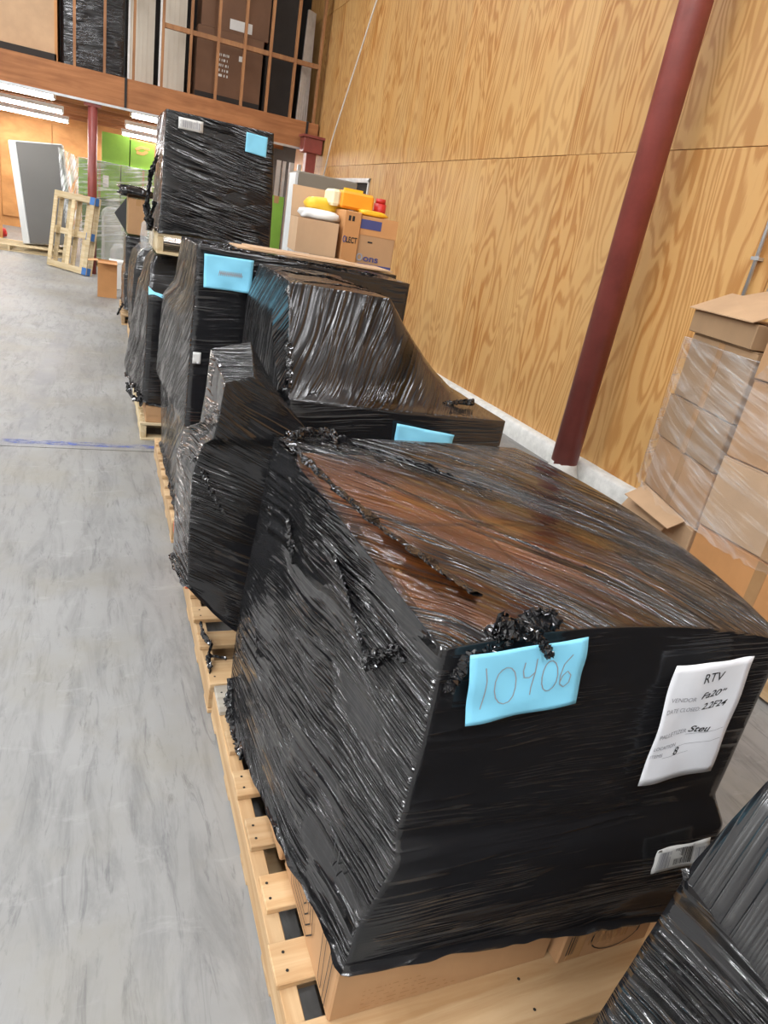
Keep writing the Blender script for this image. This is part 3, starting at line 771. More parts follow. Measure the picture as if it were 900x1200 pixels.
crumple('film_tatter', [rel(L1, p) for p in ((.49, 1.78, 1.01), (.56, 1.79, 1.03), (.63, 1.79, 1.02), (.60, 1.66, 1.02))], (.03, .02), f_crump, L1, 12, 50, 12, .012)
crumple('film_rope', [rel(L1, p) for p in ((.62, 1.78, 1.012), (.80, 1.52, 1.024), (.96, 1.30, 1.022), (1.10, 1.14, 1.005), (1.19, 1.0, .99))], (.035, .022), f_crump, L1, 14, 170, 16, .004, .22)
crumple('film_rope', [rel(L1, p) for p in ((.60, 1.50, 1.02), (.76, 1.22, 1.03), (.92, .98, 1.02), (1.05, .84, 1.0))], (.022, .03), f_crump, L1, 15, 170, 14, .004, .2)
crumple('film_rope', [rel(L1, p) for p in ((.48, 1.78, 1.01), (.50, 1.45, 1.022), (.54, 1.15, 1.03), (.60, .86, 1.045))], (.02, .04), f_crump, L1, 16, 170, 14, .004, .2)

blue = Sheet((.525, .728, 1.019), (.727, .712, 1.048), (.743, .709, .917), (.547, .725, .883), .002, 1)
bs = blue.sheet('paper_sheet', m_bluesheet); tag(bs, 'light blue sheet handwritten 10406 on the front of the nearest black load', 'paper')
blue.strokes([[(.135, .80), (.15, .62), (.13, .28), (.12, .20)],
              arc(.315, .50, .095, .26, 110, 480),
              [(.47, .78), (.46, .66), (.475, .56), (.52, .55), (.565, .62)], [(.575, .80), (.565, .62), (.545, .40), (.54, .30)],
              arc(.70, .52, .07, .22, 100, 465),
              [(.875, .80), (.82, .66), (.795, .50), (.80, .38), (.84, .32), (.885, .38), (.895, .48), (.86, .55), (.82, .50), (.80, .42)]], .0045, m_fade, bs, asp=.75)
ws = Sheet((.950, .712, .970), (1.115, .694, .988), (1.128, .692, .717), (.966, .707, .692), .003, 2)
wo = ws.sheet('paper_form', m_whitesheet); tag(wo, 'white printed form headed RTV on the front of the nearest black load', 'paper')
ws.text('RTV', .40, .84, .075, .26, m_ink, wo)
ws.text('VENDOR', .08, .70, .035, .30, m_fade, wo); ws.text('Fa20"', .44, .71, .05, .34, m_ink, wo, .35, 'handwriting', .01)
ws.text('DATE CLOSED:', .06, .61, .035, .42, m_fade, wo); ws.text('2.2F24', .50, .615, .05, .34, m_ink, wo, .35, 'handwriting', .012)
ws.text('PALLETIZER', .06, .41, .035, .38, m_fade, wo); ws.text('Steu', .46, .415, .055, .26, m_ink, wo, .35, 'handwriting', .012)
ws.text('LOCATION', .04, .31, .03, .30, m_fade, wo); ws.text('8', .34, .235, .06, .07, m_ink, wo, .3, 'handwriting', .01)
ws.text('ITEMS', .03, .24, .03, .16, m_fade, wo)
ws.strokes([[(.44, .395), (.92, .42)], [(.34, .30), (.92, .33)], [(.2, .225), (.55, .24)]], .0022, m_fade, wo, 'ruled_line', 1.4)
bc = Sheet((1.058, .678, .530), (1.185, .666, .548), (1.198, .660, .482), (1.062, .674, .466), .0015, 3)
bo = bc.sheet('barcode_label', m_label, None, 8, 6); tag(bo, 'pale barcode label low on the front of the nearest black load', 'label')
bc.bars(.06, .28, .15, .85, m_fade, bo, 16, 1); bc.bars(.36, .68, .2, .88, m_ink, bo, 26, 2); bc.bars(.74, .94, .15, .75, m_fade, bo, 12, 3)
wh = Sheet((.398, 1.45, .20), (.398, 1.38, .20), (.396, 1.37, .145), (.396, 1.43, .145), .002, 3)

# ------------------------------------------------------------------ load 0, bottom right corner
L0 = thing('wrapped_load', 'black wrapped load cut off by the bottom right corner of the photo', 'wrapped load', (1.1, -.1, PT))
r0 = [rect(.655, 1.7, -.7, .43, PT + .01), [(.66, -.7, .5), (1.7, -.7, .5), (1.7, .42, .5), (.665, .42, .52)],
      [(.69, -.7, .86), (1.7, -.7, 1.15), (1.7, .40, 1.15), (.725, .42, .855)]]
def z0f(x, y): return .865 + .55 * np.clip(x - 1.10, -.4, .08) * 0 + np.interp(x, [.72, .80, .95, 1.2, 1.7], [.86, 1.02, 1.12, 1.15, 1.15])-.865
r0[2] = [(.69, -.7, .86), (1.15, -.7, 1.15), (1.7, -.7, 1.15), (1.7, -.1, 1.15), (1.7, .40, 1.15), (1.15, .41, 1.16), (.725, .42, .855), (.71, -.1, .86)]
wrap('film', relr(L0, r0), L0, (f_plain, f_left, film('film_corner', F(10), 0, .5, .13, amount=.45)), n=70, m=60, amp=.005, ang=(0, 0, F(5), F(8)), tang=F(-50), seed=9, dome=.0, rad=1, vrad=1, tamp=.004,
     zfun=lambda x, y: z0f(x + 1.1, y) - PT)
crumple('film_tatter', [rel(L0, p) for p in ((.725, .42, .87), (.745, .40, .885), (.80, .30, .90))], (.012, .005), f_crump, L0, 3, 30, 8, .006)

# ------------------------------------------------------------------ load 2, recliner shape
L2 = thing('wrapped_load', 'black wrapped recliner shaped load leaning out behind the nearest load', 'wrapped load', (.45, 2.1, PT))
r2 = [
 [(.27, 1.94, .445), (.43, 1.90, .29), (.62, 1.87, .15), (.62, 2.2, .15), (.60, 2.42, .2), (.45, 2.4, .3), (.255, 2.25, .40), (.25, 2.1, .42)],
 rect(.262, .62, 1.93, 2.36, .60, (-.02, 0, 0, -.04)),
 [(.262, 1.945, .82), (.63, 1.88, .82), (.61, 2.36, .82), (.245, 2.22, .80)],
 [(.285, 1.935, .925), (.63, 1.88, .93), (.60, 2.34, .92), (.258, 2.18, .895)],
 [(.308, 1.90, .955), (.60, 1.88, .97), (.58, 2.30, .97), (.30, 2.13, .93)],
 [(.318, 1.888, 1.03), (.57, 1.89, 1.01), (.56, 2.20, 1.02), (.31, 2.13, 1.03)],
 [(.326, 1.884, 1.125), (.402, 1.884, 1.15), (.435, 2.13, 1.20), (.315, 2.12, 1.168)]]
wrap('film', relr(L2, r2), L2, (f_front_b, f_left, f_front_b), n=60, m=90, amp=.003, ang=(F(-22), 0, 0, F(30)), tang=F(-60), seed=21, dome=.0, rad=0, vrad=0, hem=.006)
crumple('film_tatter', [rel(L2, p) for p in ((.275, 1.97, .87), (.30, 1.92, .82), (.33, 1.90, .76), (.36, 1.89, .72))], (.022, .012), f_crump, L2, 23, 50, 8, .008)
# red board lying on the second pallet
rb = thing('red_board', 'red edged board lying on the pallet below the recliner shaped load', 'board', (.36, 2.74, PT)); b2('slab', -.02, .10, -.27, .27, 0, .04, m_redboard, rb); b2('lip', -.025, -.02, -.27, .27, 0, .05, m_redboard, rb)
# black straps of film on the pallet end
tf = thing('torn_film', 'torn strip of black film lying over the pallet edge', 'film scrap', (.36, 2.0, .123))
crumple('strip', [(0, .18, .02), (-.005, .10, .035), (.02, .04, .02), (.0, -.02, .02), (.06, -.05, .02)], (.022, .014), f_crump, tf, 31, 50, 8, .006)
crumple('strip', [(0, -.02, .02), (.0, -.08, .01), (-.005, -.12, -.03)], (.016, .005), f_crump, tf, 32, 30, 7, .006)

# ------------------------------------------------------------------ load 3, tall box with film draped to a low box
L3 = thing('wrapped_load', 'black wrapped load with film draped from a tall box down to a low box', 'wrapped load', (.95, 2.5, PT))
def h3(x, y):
    dx = np.maximum(x - .985, 0); dy = np.maximum(np.maximum(2.40 - y, y - 3.05), 0)
    d = np.sqrt(dx * dx + (dy * .92) ** 2); g = np.clip(1 - d / .37, 0, 1)
    return 1.055 + .315 * g ** 1.55 - .02 * (x - .6)
def H3(x, y): return float(h3(np.array(x), np.array(y)))
r3 = [rect(.57, 1.31, 2.02, 3.02, .16),
      [(.56, 2.02, .6), (1.33, 2.0, .6), (1.33, 3.02, .6), (.58, 3.04, .6)],
      [(.545, 2.01, .95), (1.33, 1.99, .88), (1.33, 3.02, .90), (.59, 3.06, .95)],
      [(.545, 2.02, 1.0), (.94, 2.0, 1.035), (1.335, 2.0, 1.035), (1.335, 2.5, 1.05), (1.32, 3.02, 1.05), (.97, 3.04, 1.05), (.63, 3.08, 1.05), (.612, 2.50, 1.05)]]
wrap('film', relr(L3, r3), L3, (f_front, f_left_b, f_drape), n=90, m=80, amp=.004, ang=(F(4), 0, 0, F(72)), tang=F(75), seed=31, rad=1, vrad=0, hem=.01, tamp=.004,
     zfun=lambda x, y: h3(x + .95, y + 2.5) - PT)
crumple('film_tatter', [rel(L3, p) for p in ((.56, 2.03, 1.03), (.60, 2.05, 1.05), (.68, 2.08, 1.07), (.72, 2.06, 1.055))], (.03, .018), f_crump, L3, 33, 60, 12, .012)
crumple('film_tatter', [rel(L3, p) for p in ((.575, 2.2, 1.20), (.56, 2.10, 1.12), (.545, 2.03, 1.02), (.54, 2.0, .92))], (.02, .024), f_crump, L3, 34, 60, 10, .012)
crumple('film_tatter', [rel(L3, p) for p in ((.66, 2.42, 1.375), (.80, 2.42, 1.38), (.97, 2.46, 1.37))], (.006, .006), f_crump, L3, 35, 60, 6, .004)
crumple('film_tatter', [rel(L3, p) for p in ((1.13, 2.10, 1.06), (1.20, 2.12, 1.07), (1.28, 2.16, 1.06))], (.020, .018), f_crump, L3, 36, 40, 10, .010)
crumple('film_tatter', [rel(L3, p) for p in ((.62, 2.60, 1.385), (.80, 2.62, 1.385), (1.0, 2.70, 1.36))], (.010, .008), f_crump, L3, 37, 60, 7, .005)
b3 = Sheet((.91, 1.985, 1.012), (1.13, 1.982, .985), (1.13, 1.978, .84), (.915, 1.980, .865), .003, 4)
o = b3.sheet('paper_sheet', m_bluesheet); tag(o, 'blank light blue sheet on the low box behind the nearest load', 'paper')

# ------------------------------------------------------------------ load 4, narrow column with blue sheet
L4 = thing('wrapped_load', 'tall narrow black wrapped load with silver side and a large blue sheet', 'wrapped load', (.85, 3.65, PT))
r4 = [rect(.365, 1.35, 3.12, 4.2, .16), [(.372, 3.12, .55), (1.36, 3.12, .55), (1.36, 4.2, .55), (.345, 4.2, .55)],
      [(.370, 3.11, .60), (1.36, 3.12, .6), (1.36, 4.2, .6), (.318, 4.22, .6)],
      [(.375, 3.11, 1.05), (1.37, 3.12, 1.05), (1.37, 4.15, 1.05), (.33, 4.15, 1.05)],
      [(.378, 3.11, 1.16), (1.37, 3.12, 1.16), (1.37, 3.95, 1.16), (.355, 3.78, 1.18)],
      [(.375, 3.10, 1.405), (1.37, 3.12, 1.375), (1.37, 3.95, 1.375), (.372, 3.70, 1.395)]]
wrap('film', relr(L4, r4), L4, (f_front, f_left_c, f_top_b), n=60, m=90, amp=.005, ang=(F(-8), 0, 0, F(40)), tang=F(-10), seed=41, rad=1, hem=.01, tamp=.004)
crumple('film_tatter', [rel(L4, p) for p in ((.40, 3.13, 1.41), (.6, 3.14, 1.40), (.85, 3.13, 1.395), (1.2, 3.14, 1.385))], (.010, .012), f_crump, L4, 43, 120, 8, .008)
b4 = Sheet((.405, 3.085, 1.37), (.612, 3.085, 1.372), (.612, 3.085, 1.235), (.41, 3.085, 1.235), .002, 5)
o = b4.sheet('paper_sheet', m_bluesheet); tag(o, 'light blue sheet with faint smudged writing at the top of the narrow load', 'paper')
b4.strokes([[(.3 + .04 * k, .42), (.32 + .04 * k, .58), (.34 + .04 * k, .42)] for k in range(12)] + [[(.3, .5), (.8, .48)]], .006, m_fade, o, asp=.7)
lb = Sheet((.385, 3.095, .955), (.42, 3.095, .955), (.42, 3.095, .905), (.385, 3.095, .905), .001, 5)
tag(lb.sheet('small_label', m_label, None, 4, 4), 'small pale label halfway down the narrow black load', 'label')
# a board and loose things on top of load 4
cs = thing('cardboard_sheet', 'flat tan cardboard sheet lying on top of the narrow black load', 'cardboard', (.92, 3.30, 1.405)); b2('ply', -.36, .38, -.10, .14, 0, .006, m_brn_light, cs); b2('upper_ply', -.30, .2, -.06, .15, .006, .011, m_brn_light, cs)

def open_carton(name, label, cx, cy, z, sx, sy, sz, mat, rotz=0, flaps=('l', 'r', 'f', 'b'), fang=-25, fl_len=None, group=None, cat='box'):
    c = thing(name, label, cat, (cx, cy, z), rotz, group); th = .004
    b2('base', -sx / 2, sx / 2, -sy / 2, sy / 2, 0, th, mat, c)
    b2('side', -sx / 2, sx / 2, -sy / 2, -sy / 2 + th, th, sz, mat, c); b2('side', -sx / 2, sx / 2, sy / 2 - th, sy / 2, th, sz, mat, c)
    b2('side', -sx / 2, -sx / 2 + th, -sy / 2 + th, sy / 2 - th, th, sz, mat, c); b2('side', sx / 2 - th, sx / 2, -sy / 2 + th, sy / 2 - th, th, sz, mat, c)
    L = fl_len or min(sx, sy) / 2; a = F(fang)
    if 'f' in flaps: o = obj('flap', mesh([(-sx/2,0,0),(sx/2,0,0),(sx/2,-L,0),(-sx/2,-L,0),(-sx/2,0,th),(sx/2,0,th),(sx/2,-L,th),(-sx/2,-L,th)],[(0,3,2,1),(4,5,6,7),(0,1,5,4),(1,2,6,5),(2,3,7,6),(3,0,4,7)],mat),None,c,(0,-sy/2,sz),(-a,0,0))
    if 'b' in flaps: o = obj('flap', mesh([(-sx/2,0,0),(sx/2,0,0),(sx/2,L,0),(-sx/2,L,0),(-sx/2,0,th),(sx/2,0,th),(sx/2,L,th),(-sx/2,L,th)],[(0,1,2,3),(4,7,6,5),(0,4,5,1),(1,5,6,2),(2,6,7,3),(3,7,4,0)],mat),None,c,(0,sy/2,sz),(a,0,0))
    for s, k in ((-1, 'l'), (1, 'r')):
        if k in flaps: o = obj('flap', mesh([(0,-sy/2,0),(s*L,-sy/2,0),(s*L,sy/2,0),(0,sy/2,0),(0,-sy/2,th),(s*L,-sy/2,th),(s*L,sy/2,th),(0,sy/2,th)],[(0,1,2,3),(4,7,6,5),(0,4,5,1),(1,5,6,2),(2,6,7,3),(3,7,4,0)],mat),None,c,(s*sx/2,0,sz),(0,-s*a,0))
    return c
ZT = 1.412
oc = open_carton('open_carton', 'pale brown open carton with one flap up on the narrow black load', 1.045, 3.78, 1.41, .21, .34, .165, m_brn_light, F(-7), ('b',), 75, .16)
oc2 = carton('carton', 'orange brown narrow carton with a dark logo between two paler cartons', 1.155, 1.245, 3.60, 3.92, 1.40, 1.65, m_brn_orange, tape=False)
sh = Sheet((-.042, -.1612, .13), (.042, -.1612, .13), (.042, -.1612, .09), (-.042, -.1612, .09), 0)
sh.text('LECT', .22, .15, .7, .7, m_ink, oc2, name='printed_word', bold=.02); sh.strokes([arc(.1, .5, .09, .35, 0, 360)], .03, m_blueink, oc2, 'printed_logo', .5)
b2('printed_mark', -.025, -.012, -.1612, -.16, .20, .225, m_ink, oc2); b2('printed_mark', -.005, .008, -.1612, -.16, .20, .225, m_ink, oc2)
oc3 = carton('carton', 'brown carton with dark blue label strip beside the plywood wall', 1.255, 1.465, 3.60, 3.92, 1.38, 1.635, m_brn, rotz=F(-8), tape=False)
b2('blue_label', -.098, .02, -.164, -.16, .195, .24, m_blueink, oc3); b2('rim', -.107, .107, -.162, .162, .165, .257, m_brn_orange, oc3)
b2('blue_stripe', -.08, .104, -.1625, -.16, .012, .026, m_blueink, oc3)
sh = Sheet((-.09, -.1625, .075), (.045, -.1625, .075), (.045, -.1625, .035), (-.09, -.1625, .035), 0)
sh.text('ons', .28, .1, .8, .6, m_blueink, oc3, name='printed_word', bold=.02); sh.strokes([arc(.12, .5, .10, .4, 0, 360)], .03, m_fade, oc3, 'printed_logo', .4)
b2('printed_mark', -.04, -.015, -.1625, -.16, .13, .137, m_ink, oc3)
bl = thing('black_tray', 'low black wrapped slab under the brown carton with the blue label', 'wrapped load', (1.36, 3.76, 1.30))
wrap('film', [rect(-.1, .12, -.2, .2, 0), rect(-.1, .12, -.2, .2, .076)], bl, (f_front, f_front, f_plain), n=20, m=12, amp=.004, seed=5, hem=0)
# plastic tub, lantern and jar on the cartons
def lump(name, sx, sy, sz, mat, parent, seed=0, loc=(0, 0, 0), k=.2, n=20, m=10, rot=(0, 0, 0)):
    vs = []; fs = []
    for j in range(m + 1):
        ph = -math.pi / 2 + math.pi * j / m
        for i in range(n):
            th = math.tau * i / n; cx = math.cos(th) * math.cos(ph); cy = math.sin(th) * math.cos(ph); cz = math.sin(ph)
            q = lambda v: math.copysign(abs(v) ** .6, v)
            d = 1 + k * (float(vn(cx * 3 + 5, cy * 3 + cz * 2 + 5, seed)) - .5) * 2
            vs.append((q(cx) * sx / 2 * d, q(cy) * sy / 2 * d, (q(cz) + 1) * sz / 2))
    for j in range(m):
        for i in range(n): fs.append((j * n + i, j * n + (i + 1) % n, (j + 1) * n + (i + 1) % n, (j + 1) * n + i))
    return obj(name, mesh(vs, fs, mat, True), None, parent, loc, rot)
pb = lump('plastic_bundle', .20, .2, .055, m_whitepl, None, 3, (1.06, 3.74, 1.572)); tag(pb, 'folded white plastic bundle in the pale open carton', 'plastic')
yb = lump('yellow_bag', .22, .18, .075, m_yellow, None, 4, (1.13, 3.86, 1.615)); tag(yb, 'crumpled yellow bag under the orange case', 'bag')
lt = thing('orange_case', 'orange hard case with cream end lying on the cartons', 'case', (1.21, 3.78, 1.655)); b2('shell', -.055, .13, -.07, .08, 0, .085, m_orange_p, lt, .012); b2('end_cap', -.105, -.055, -.068, .078, .003, .082, m_cream, lt, .012); b2('handle', -.02, .08, -.01, .02, .085, .10, m_yellow, lt)
yb = lump('yellow_pouch', .16, .14, .03, m_yellow, None, 6, (1.33, 3.72, 1.638)); tag(yb, 'flat yellow pouch on the carton with the blue label', 'bag')
rj = thing('red_jar', 'red plastic jar standing on the carton by the plywood wall', 'jar', (1.40, 3.78, 1.64))
obj('body', tube([(0, 0, 0), (0, 0, .07)], .034, 18, m_red), None, rj); obj('lid', tube([(0, 0, .07), (0, 0, .095)], .027, 18, m_red), None, rj)

# ------------------------------------------------------------------ load 5 with pallet and the big black box on top
L5 = thing('wrapped_load', 'shorter black wrapped load with silver side, carrying the pallet of the big black box', 'wrapped load', (.75, 5.2, .20))
r5 = [[(.285, 4.70, .235), (1.2, 4.70, .235), (1.2, 5.75, .235), (.20, 5.6, .23)], [(.275, 4.70, .32), (1.2, 4.7, .32), (1.2, 5.75, .32), (.185, 5.6, .32)],
      [(.285, 4.70, .60), (1.2, 4.7, .60), (1.2, 5.75, .6), (.225, 5.6, .6)], [(.285, 4.69, .965), (1.2, 4.69, .955), (1.2, 5.75, .96), (.27, 5.6, .96)],
      [(.292, 4.72, .985), (1.2, 4.72, .975), (1.2, 5.7, .98), (.28, 5.5, .98)], [(.30, 4.80, 1.12), (1.18, 4.78, 1.12), (1.18, 5.6, 1.12), (.30, 5.4, 1.12)],
      [(.335, 4.86, 1.195), (1.16, 4.84, 1.20), (1.16, 5.5, 1.2), (.335, 5.3, 1.2)]]
wrap('film', relr(L5, r5), L5, (f_front, f_left_c, f_left_c), n=50, m=80, amp=.006, ang=(F(-3), 0, 0, F(50)), seed=51, rad=1, hem=.02)
crumple('film_tatter', [rel(L5, p) for p in ((.275, 4.72, .30), (.25, 4.80, .24), (.215, 5.0, .22), (.20, 5.3, .23))], (.035, .025), f_crump, L5, 53, 50, 10, .02)
ft = thing('flat_carton', 'flat brown carton between the pallet and the shorter black load', 'box', (.76, 5.2, PT)); b2('body', -.46, .44, -.5, .5, 0, .115, m_brn, ft, .004); b2('flap', -.46, .44, -.503, -.5, .05, .11, m_brn, ft)
b5 = Sheet((.292, 4.745, 1.01), (.465, 4.745, 1.0), (.465, 4.682, .95), (.290, 4.682, .965), .003, 6)
o = b5.sheet('paper_sheet', m_bluesheet); tag(o, 'light blue sheet bent over the ledge of the shorter black load', 'paper')
pallet('small pallet between the shorter black load and the big black box', .33, 4.70, 1.215, w=.74, d=.8, boards=5, mat=m_pine2)
L6 = thing('wrapped_load', 'big black wrapped box raised on a pallet, with barcode and small blue sheet', 'wrapped load', (.68, 5.1, 1.337))
r6 = [rect(.335, 1.03, 4.70, 5.46, 1.342), [(.345, 4.70, 1.6), (1.02, 4.7, 1.6), (1.02, 5.46, 1.6), (.345, 5.46, 1.6)],
      [(.352, 4.70, 2.015), (.985, 4.70, 2.015), (.985, 5.46, 2.02), (.352, 5.46, 2.02)]]
wrap('film', relr(L6, r6), L6, (film('film_box_front', F(-10), 0, .8, .13), f_left_c, f_plain), n=60, m=60, amp=.006, ang=(F(-12), 0, 0, F(70)), seed=61, rad=1, hem=.01)
b6 = Sheet((.815, 4.684, 1.985), (.945, 4.684, 1.98), (.945, 4.684, 1.87), (.815, 4.684, 1.88), .001, 7)
tag(b6.sheet('paper_sheet', m_bluesheet), 'small light blue sheet on the big raised black box', 'paper')
b7 = Sheet((.42, 4.682, 1.985), (.56, 4.682, 1.985), (.56, 4.682, 1.925), (.42, 4.682, 1.925), .001, 8)
o = b7.sheet('barcode_label', m_label, None, 6, 4); tag(o, 'white barcode label at the top left of the big raised black box', 'label'); b7.bars(.08, .9, .2, .8, m_fade, o, 30, 4)
tf = thing('torn_film', 'ragged black film hanging at the left of the big raised black box', 'film scrap', (.315, 4.75, 1.36))
crumple('strip', [(0, .02, .40), (-.03, .1, .28), (-.05, .05, .10), (-.02, 0, .0)], (.03, .05), f_crump, tf, 63, 50, 10, .02)
crumple('strip', [(.0, -.02, .15), (-.035, 0, .05), (-.03, 0, -.02)], (.03, .03), f_crump, tf, 64, 30, 10, .015)
ps = lump('plastic_scrap', .07, .1, .18, c_film3, None, 8, (.285, 5.0, 1.20), .4); tag(ps, 'pale plastic scrap beside the small raised pallet', 'plastic')

# ------------------------------------------------------------------ further loads down the row
L7 = thing('wrapped_load', 'arched black and silver wrapped load just behind the shorter black load', 'wrapped load', (.8, 7.9, PT))
r7 = [rect(.32, 1.25, 7.4, 8.5, .13), rect(.30, 1.25, 7.4, 8.5, .5), rect(.315, 1.22, 7.4, 8.5, .82), [(.34, 7.42, .95), (1.2, 7.4, .98), (1.2, 8.4, .98), (.34, 8.4, .95)], [(.40, 7.5, 1.03), (1.15, 7.5, 1.05), (1.15, 8.3, 1.05), (.40, 8.3, 1.03)]]
wrap('film', relr(L7, r7), L7, (f_front, f_left_c, f_plain), n=36, m=50, amp=.014, ang=(F(60), 0, 0, F(60)), seed=71, rad=1, hem=.02)
L8 = thing('wrapped_load', 'farthest black wrapped load, with a brown carton on top', 'wrapped load', (.8, 9.6, PT))
r8 = [rect(.285, 1.25, 9.0, 10.1, .17), rect(.275, 1.25, 9.0, 10.1, .58), rect(.295, 1.22, 9.0, 10.1, .62), rect(.285, 1.2, 9.0, 10.0, 1.03)]
wrap('film', relr(L8, r8), L8, (f_plain, f_plain, f_plain), n=36, m=40, amp=.01, ang=(F(0), 0, 0, F(20)), seed=81, rad=1, hem=.02)
crumple('film_tatter', [rel(L8, p) for p in ((.27, 9.0, .25), (.23, 8.98, .17), (.21, 8.95, .12))], (.03, .02), f_crump, L8, 82, 20, 8, .02)
carton('carton', 'brown carton on top of the farthest black load', .305, .52, 9.02, 9.5, 1.045, 1.43, m_brn)
bf = thing('black_flap', 'black plastic flap sticking out left of the carton on the farthest load', 'film scrap', (.29, 9.1, 1.05))
obj('sheet', mesh([(0, 0, 0), (0, 0, .38), (-.13, .05, .19), (0, .03, 0), (0, .03, .38), (-.13, .07, .19), ], [(0, 2, 1), (3, 4, 5), (0, 3, 5, 2), (2, 5, 4, 1), (0, 1, 4, 3)], f_plain), None, bf)
bf2 = lump('plastic_bundle', .36, .4, .13, f_crump, None, 9, (.36, 9.25, 1.435), .5, 30, 16); tag(bf2, 'crumpled silver and black plastic heaped on the farthest carton', 'plastic')
so = open_carton('open_carton', 'small open brown carton standing on the floor near the leaning pallet', .115, 11.2, 0, .26, .26, .50, m_brn_orange, 0, ('f', 'l'), -8, .13)
# leaning pallet
pl = thing('pallet', 'pale pine pallet with blue painted blocks leaning upright on the slim post', 'pallet', (-.86, 14.12, .015), group='wooden pallets')
W_, H_ = 1.10, 1.26      # local x along the floor, z up, -y faces the aisle
for k, x in enumerate((0, .26, .5, .76, W_ - .12)): b2('deck_board', x, x + .12, .105, .122, 0, H_, m_pine2, pl, .002)
for z in (0, H_ / 2 - .05, H_ - .10): b2('cross_board', 0, W_, .088, .105, z, z + .10, m_pine2, pl, .002)
for x in (0, W_ / 2 - .07, W_ - .14):
    for z in (0, H_ / 2 - .06, H_ - .12): b2('block', x, x + .14, .017, .088, z, z + .12, m_pine2 if x < .9 else m_bluepaint, pl, .002)
for x in (0, W_ / 2 - .05, W_ - .10): b2('bottom_board', x, x + .10, 0, .017, .101, H_ - .101, m_pine2, pl, .002)
for z in (0, H_ - .10): b2('bottom_board', 0, W_, 0, .017, z, z + .10, m_pine2, pl, .002)
b2('blue_paint_patch', W_ - .12, W_ + .002, -.002, 0, H_ - .12, H_, m_bluepaint, pl); b2('blue_paint_patch', W_ - .12, W_ + .002, -.002, 0, 0, .12, m_bluepaint, pl)
pl.rotation_euler = (F(-8), 0, math.atan2(-.90, .66))
# grey panel appliance, tilted, on a long pallet
fp = pallet('long low pine pallet under the grey appliance', -2.6, 15.6, 0, w=2.0, d=1.1, mat=m_pine2, boards=5)
ga = thing('grey_appliance', 'large grey flat doored appliance leaning to the left under the mezzanine', 'appliance', (-1.38, 16.0, .13), rot=(0, F(-6.5), 0))
b2('body', .0, .92, 0, .7, 0, 1.82, m_fridge_l, ga, .01); b2('door', .13, .91, -.03, 0, .02, 1.80, m_fridge, ga, .006); b2('side_trim', 0, .12, -.025, 0, .01, 1.80, m_fridge_l, ga, .006); b2('label', .76, .82, -.034, -.03, .16, .28, m_label, ga)
hf = thing('plastic_sheet', 'clear plastic sheet hanging down the right side of the grey appliance', 'plastic', (-.60, 15.86, .6))
vs = []; fs = []; uv = []
for j in range(19):
    for i in range(13):
        x = i / 12 * .33 - .12 * (j / 18) - .02; vs.append((x, .08 * math.sin(i * 1.3 + j * .2) * (1 if i else 0), j / 18 * 1.38 - .10 * (i / 12))); uv.append((i * .03, j * .08))
for j in range(18):
    for i in range(12): k = j * 13 + i; fs.append((k, k + 1, k + 14, k + 13))
me = mesh(vs, fs, c_film3, True); lay = me.uv_layers.new(name='UVMap'); lay.data.foreach_set('uv', np.array([uv[v] for f in fs for v in f]).ravel())
obj('sheet', me, None, hf)
# green cartons wrapped in clear film
g = 'green cartons under clear film'
for i, (x0, x1, y0, z0, z1, mt, lb_) in enumerate(((.03, .50, 15.0, 1.86, 2.36, m_green, 'bright green carton on top of the stack, left one'), (.52, 1.12, 15.0, 1.86, 2.33, m_green, 'bright green carton with orange print on top of the stack, right one'),
        (-.36, .35, 15.0, 1.24, 1.85, m_green, 'green carton in the middle layer under clear film, left one'), (.37, 1.15, 15.0, 1.24, 1.85, m_green, 'green carton in the middle layer under clear film, right one'),
        (-.30, .35, 15.02, .62, 1.23, m_green_d, 'dark green carton in the lower layer under clear film, left one'), (.37, 1.15, 15.02, .62, 1.23, m_green, 'green carton in the lower layer under clear film, right one'),
        (-.20, .9, 15.02, .14, .61, m_green_d, 'dark green carton at the bottom of the film wrapped stack'))):
    c = carton('green_carton', lb_, x0, x1, y0, y0 + .8, z0, z1, mt, group=g, tape=False)
    if i == 1: sh = Sheet((-.22, -.402, .42), (.05, -.402, .42), (.05, -.402, .2), (-.22, -.402, .2), 0); sh.strokes([[(.05, .5), (.4, .75), (.95, .7)], [(.1, .3), (.5, .25), (.8, .5)]], .10, m_orangeprint, c, 'orange_print'); b2('tape', .12, .14, -.402, -.4, 0, .47, m_tape, c)
    elif i == 3 or i == 2: b2('tape', -.02, .02, -.402, -.4, 0, .6, m_tape, c); b2('label', .06, .16, -.402, -.4, .2, .4, m_label, c)
gp = pallet('pine pallet under the stack of green cartons', -.30, 14.95, 0, w=1.5, d=.95, mat=m_pine2, boards=5)
gf = thing('clear_wrap', 'hazy clear film wrapped around the stack of green cartons', 'plastic film', (.38, 15.4, .14))
wrap('film', [[(p[0] - .38, p[1] - 15.4, p[2] - .14) for p in r] for r in (rect(-.32, 1.17, 14.97, 15.85, .16), rect(-.40, 1.18, 14.95, 15.85, 1.2), rect(-.39, 1.18, 14.95, 15.85, 1.80, (0, 0, 0, 0)), rect(-.37, 1.17, 14.96, 15.85, 1.87))], gf, (c_film2, c_film2, c_film3), n=36, m=50, amp=.02, ang=(F(-12),) * 4, seed=91)
ft = thing('plastic_sheet', 'milky plastic sheet bunched at the foot of the green carton stack', 'plastic', (.22, 14.2, 0))
lump('fold', .36, .3, 1.15, c_film3, ft, 5, (0, 0, 0), .35, 26, 18); lump('fold', .5, .35, .55, c_film3, ft, 6, (.22, 0, 0), .35, 26, 18)
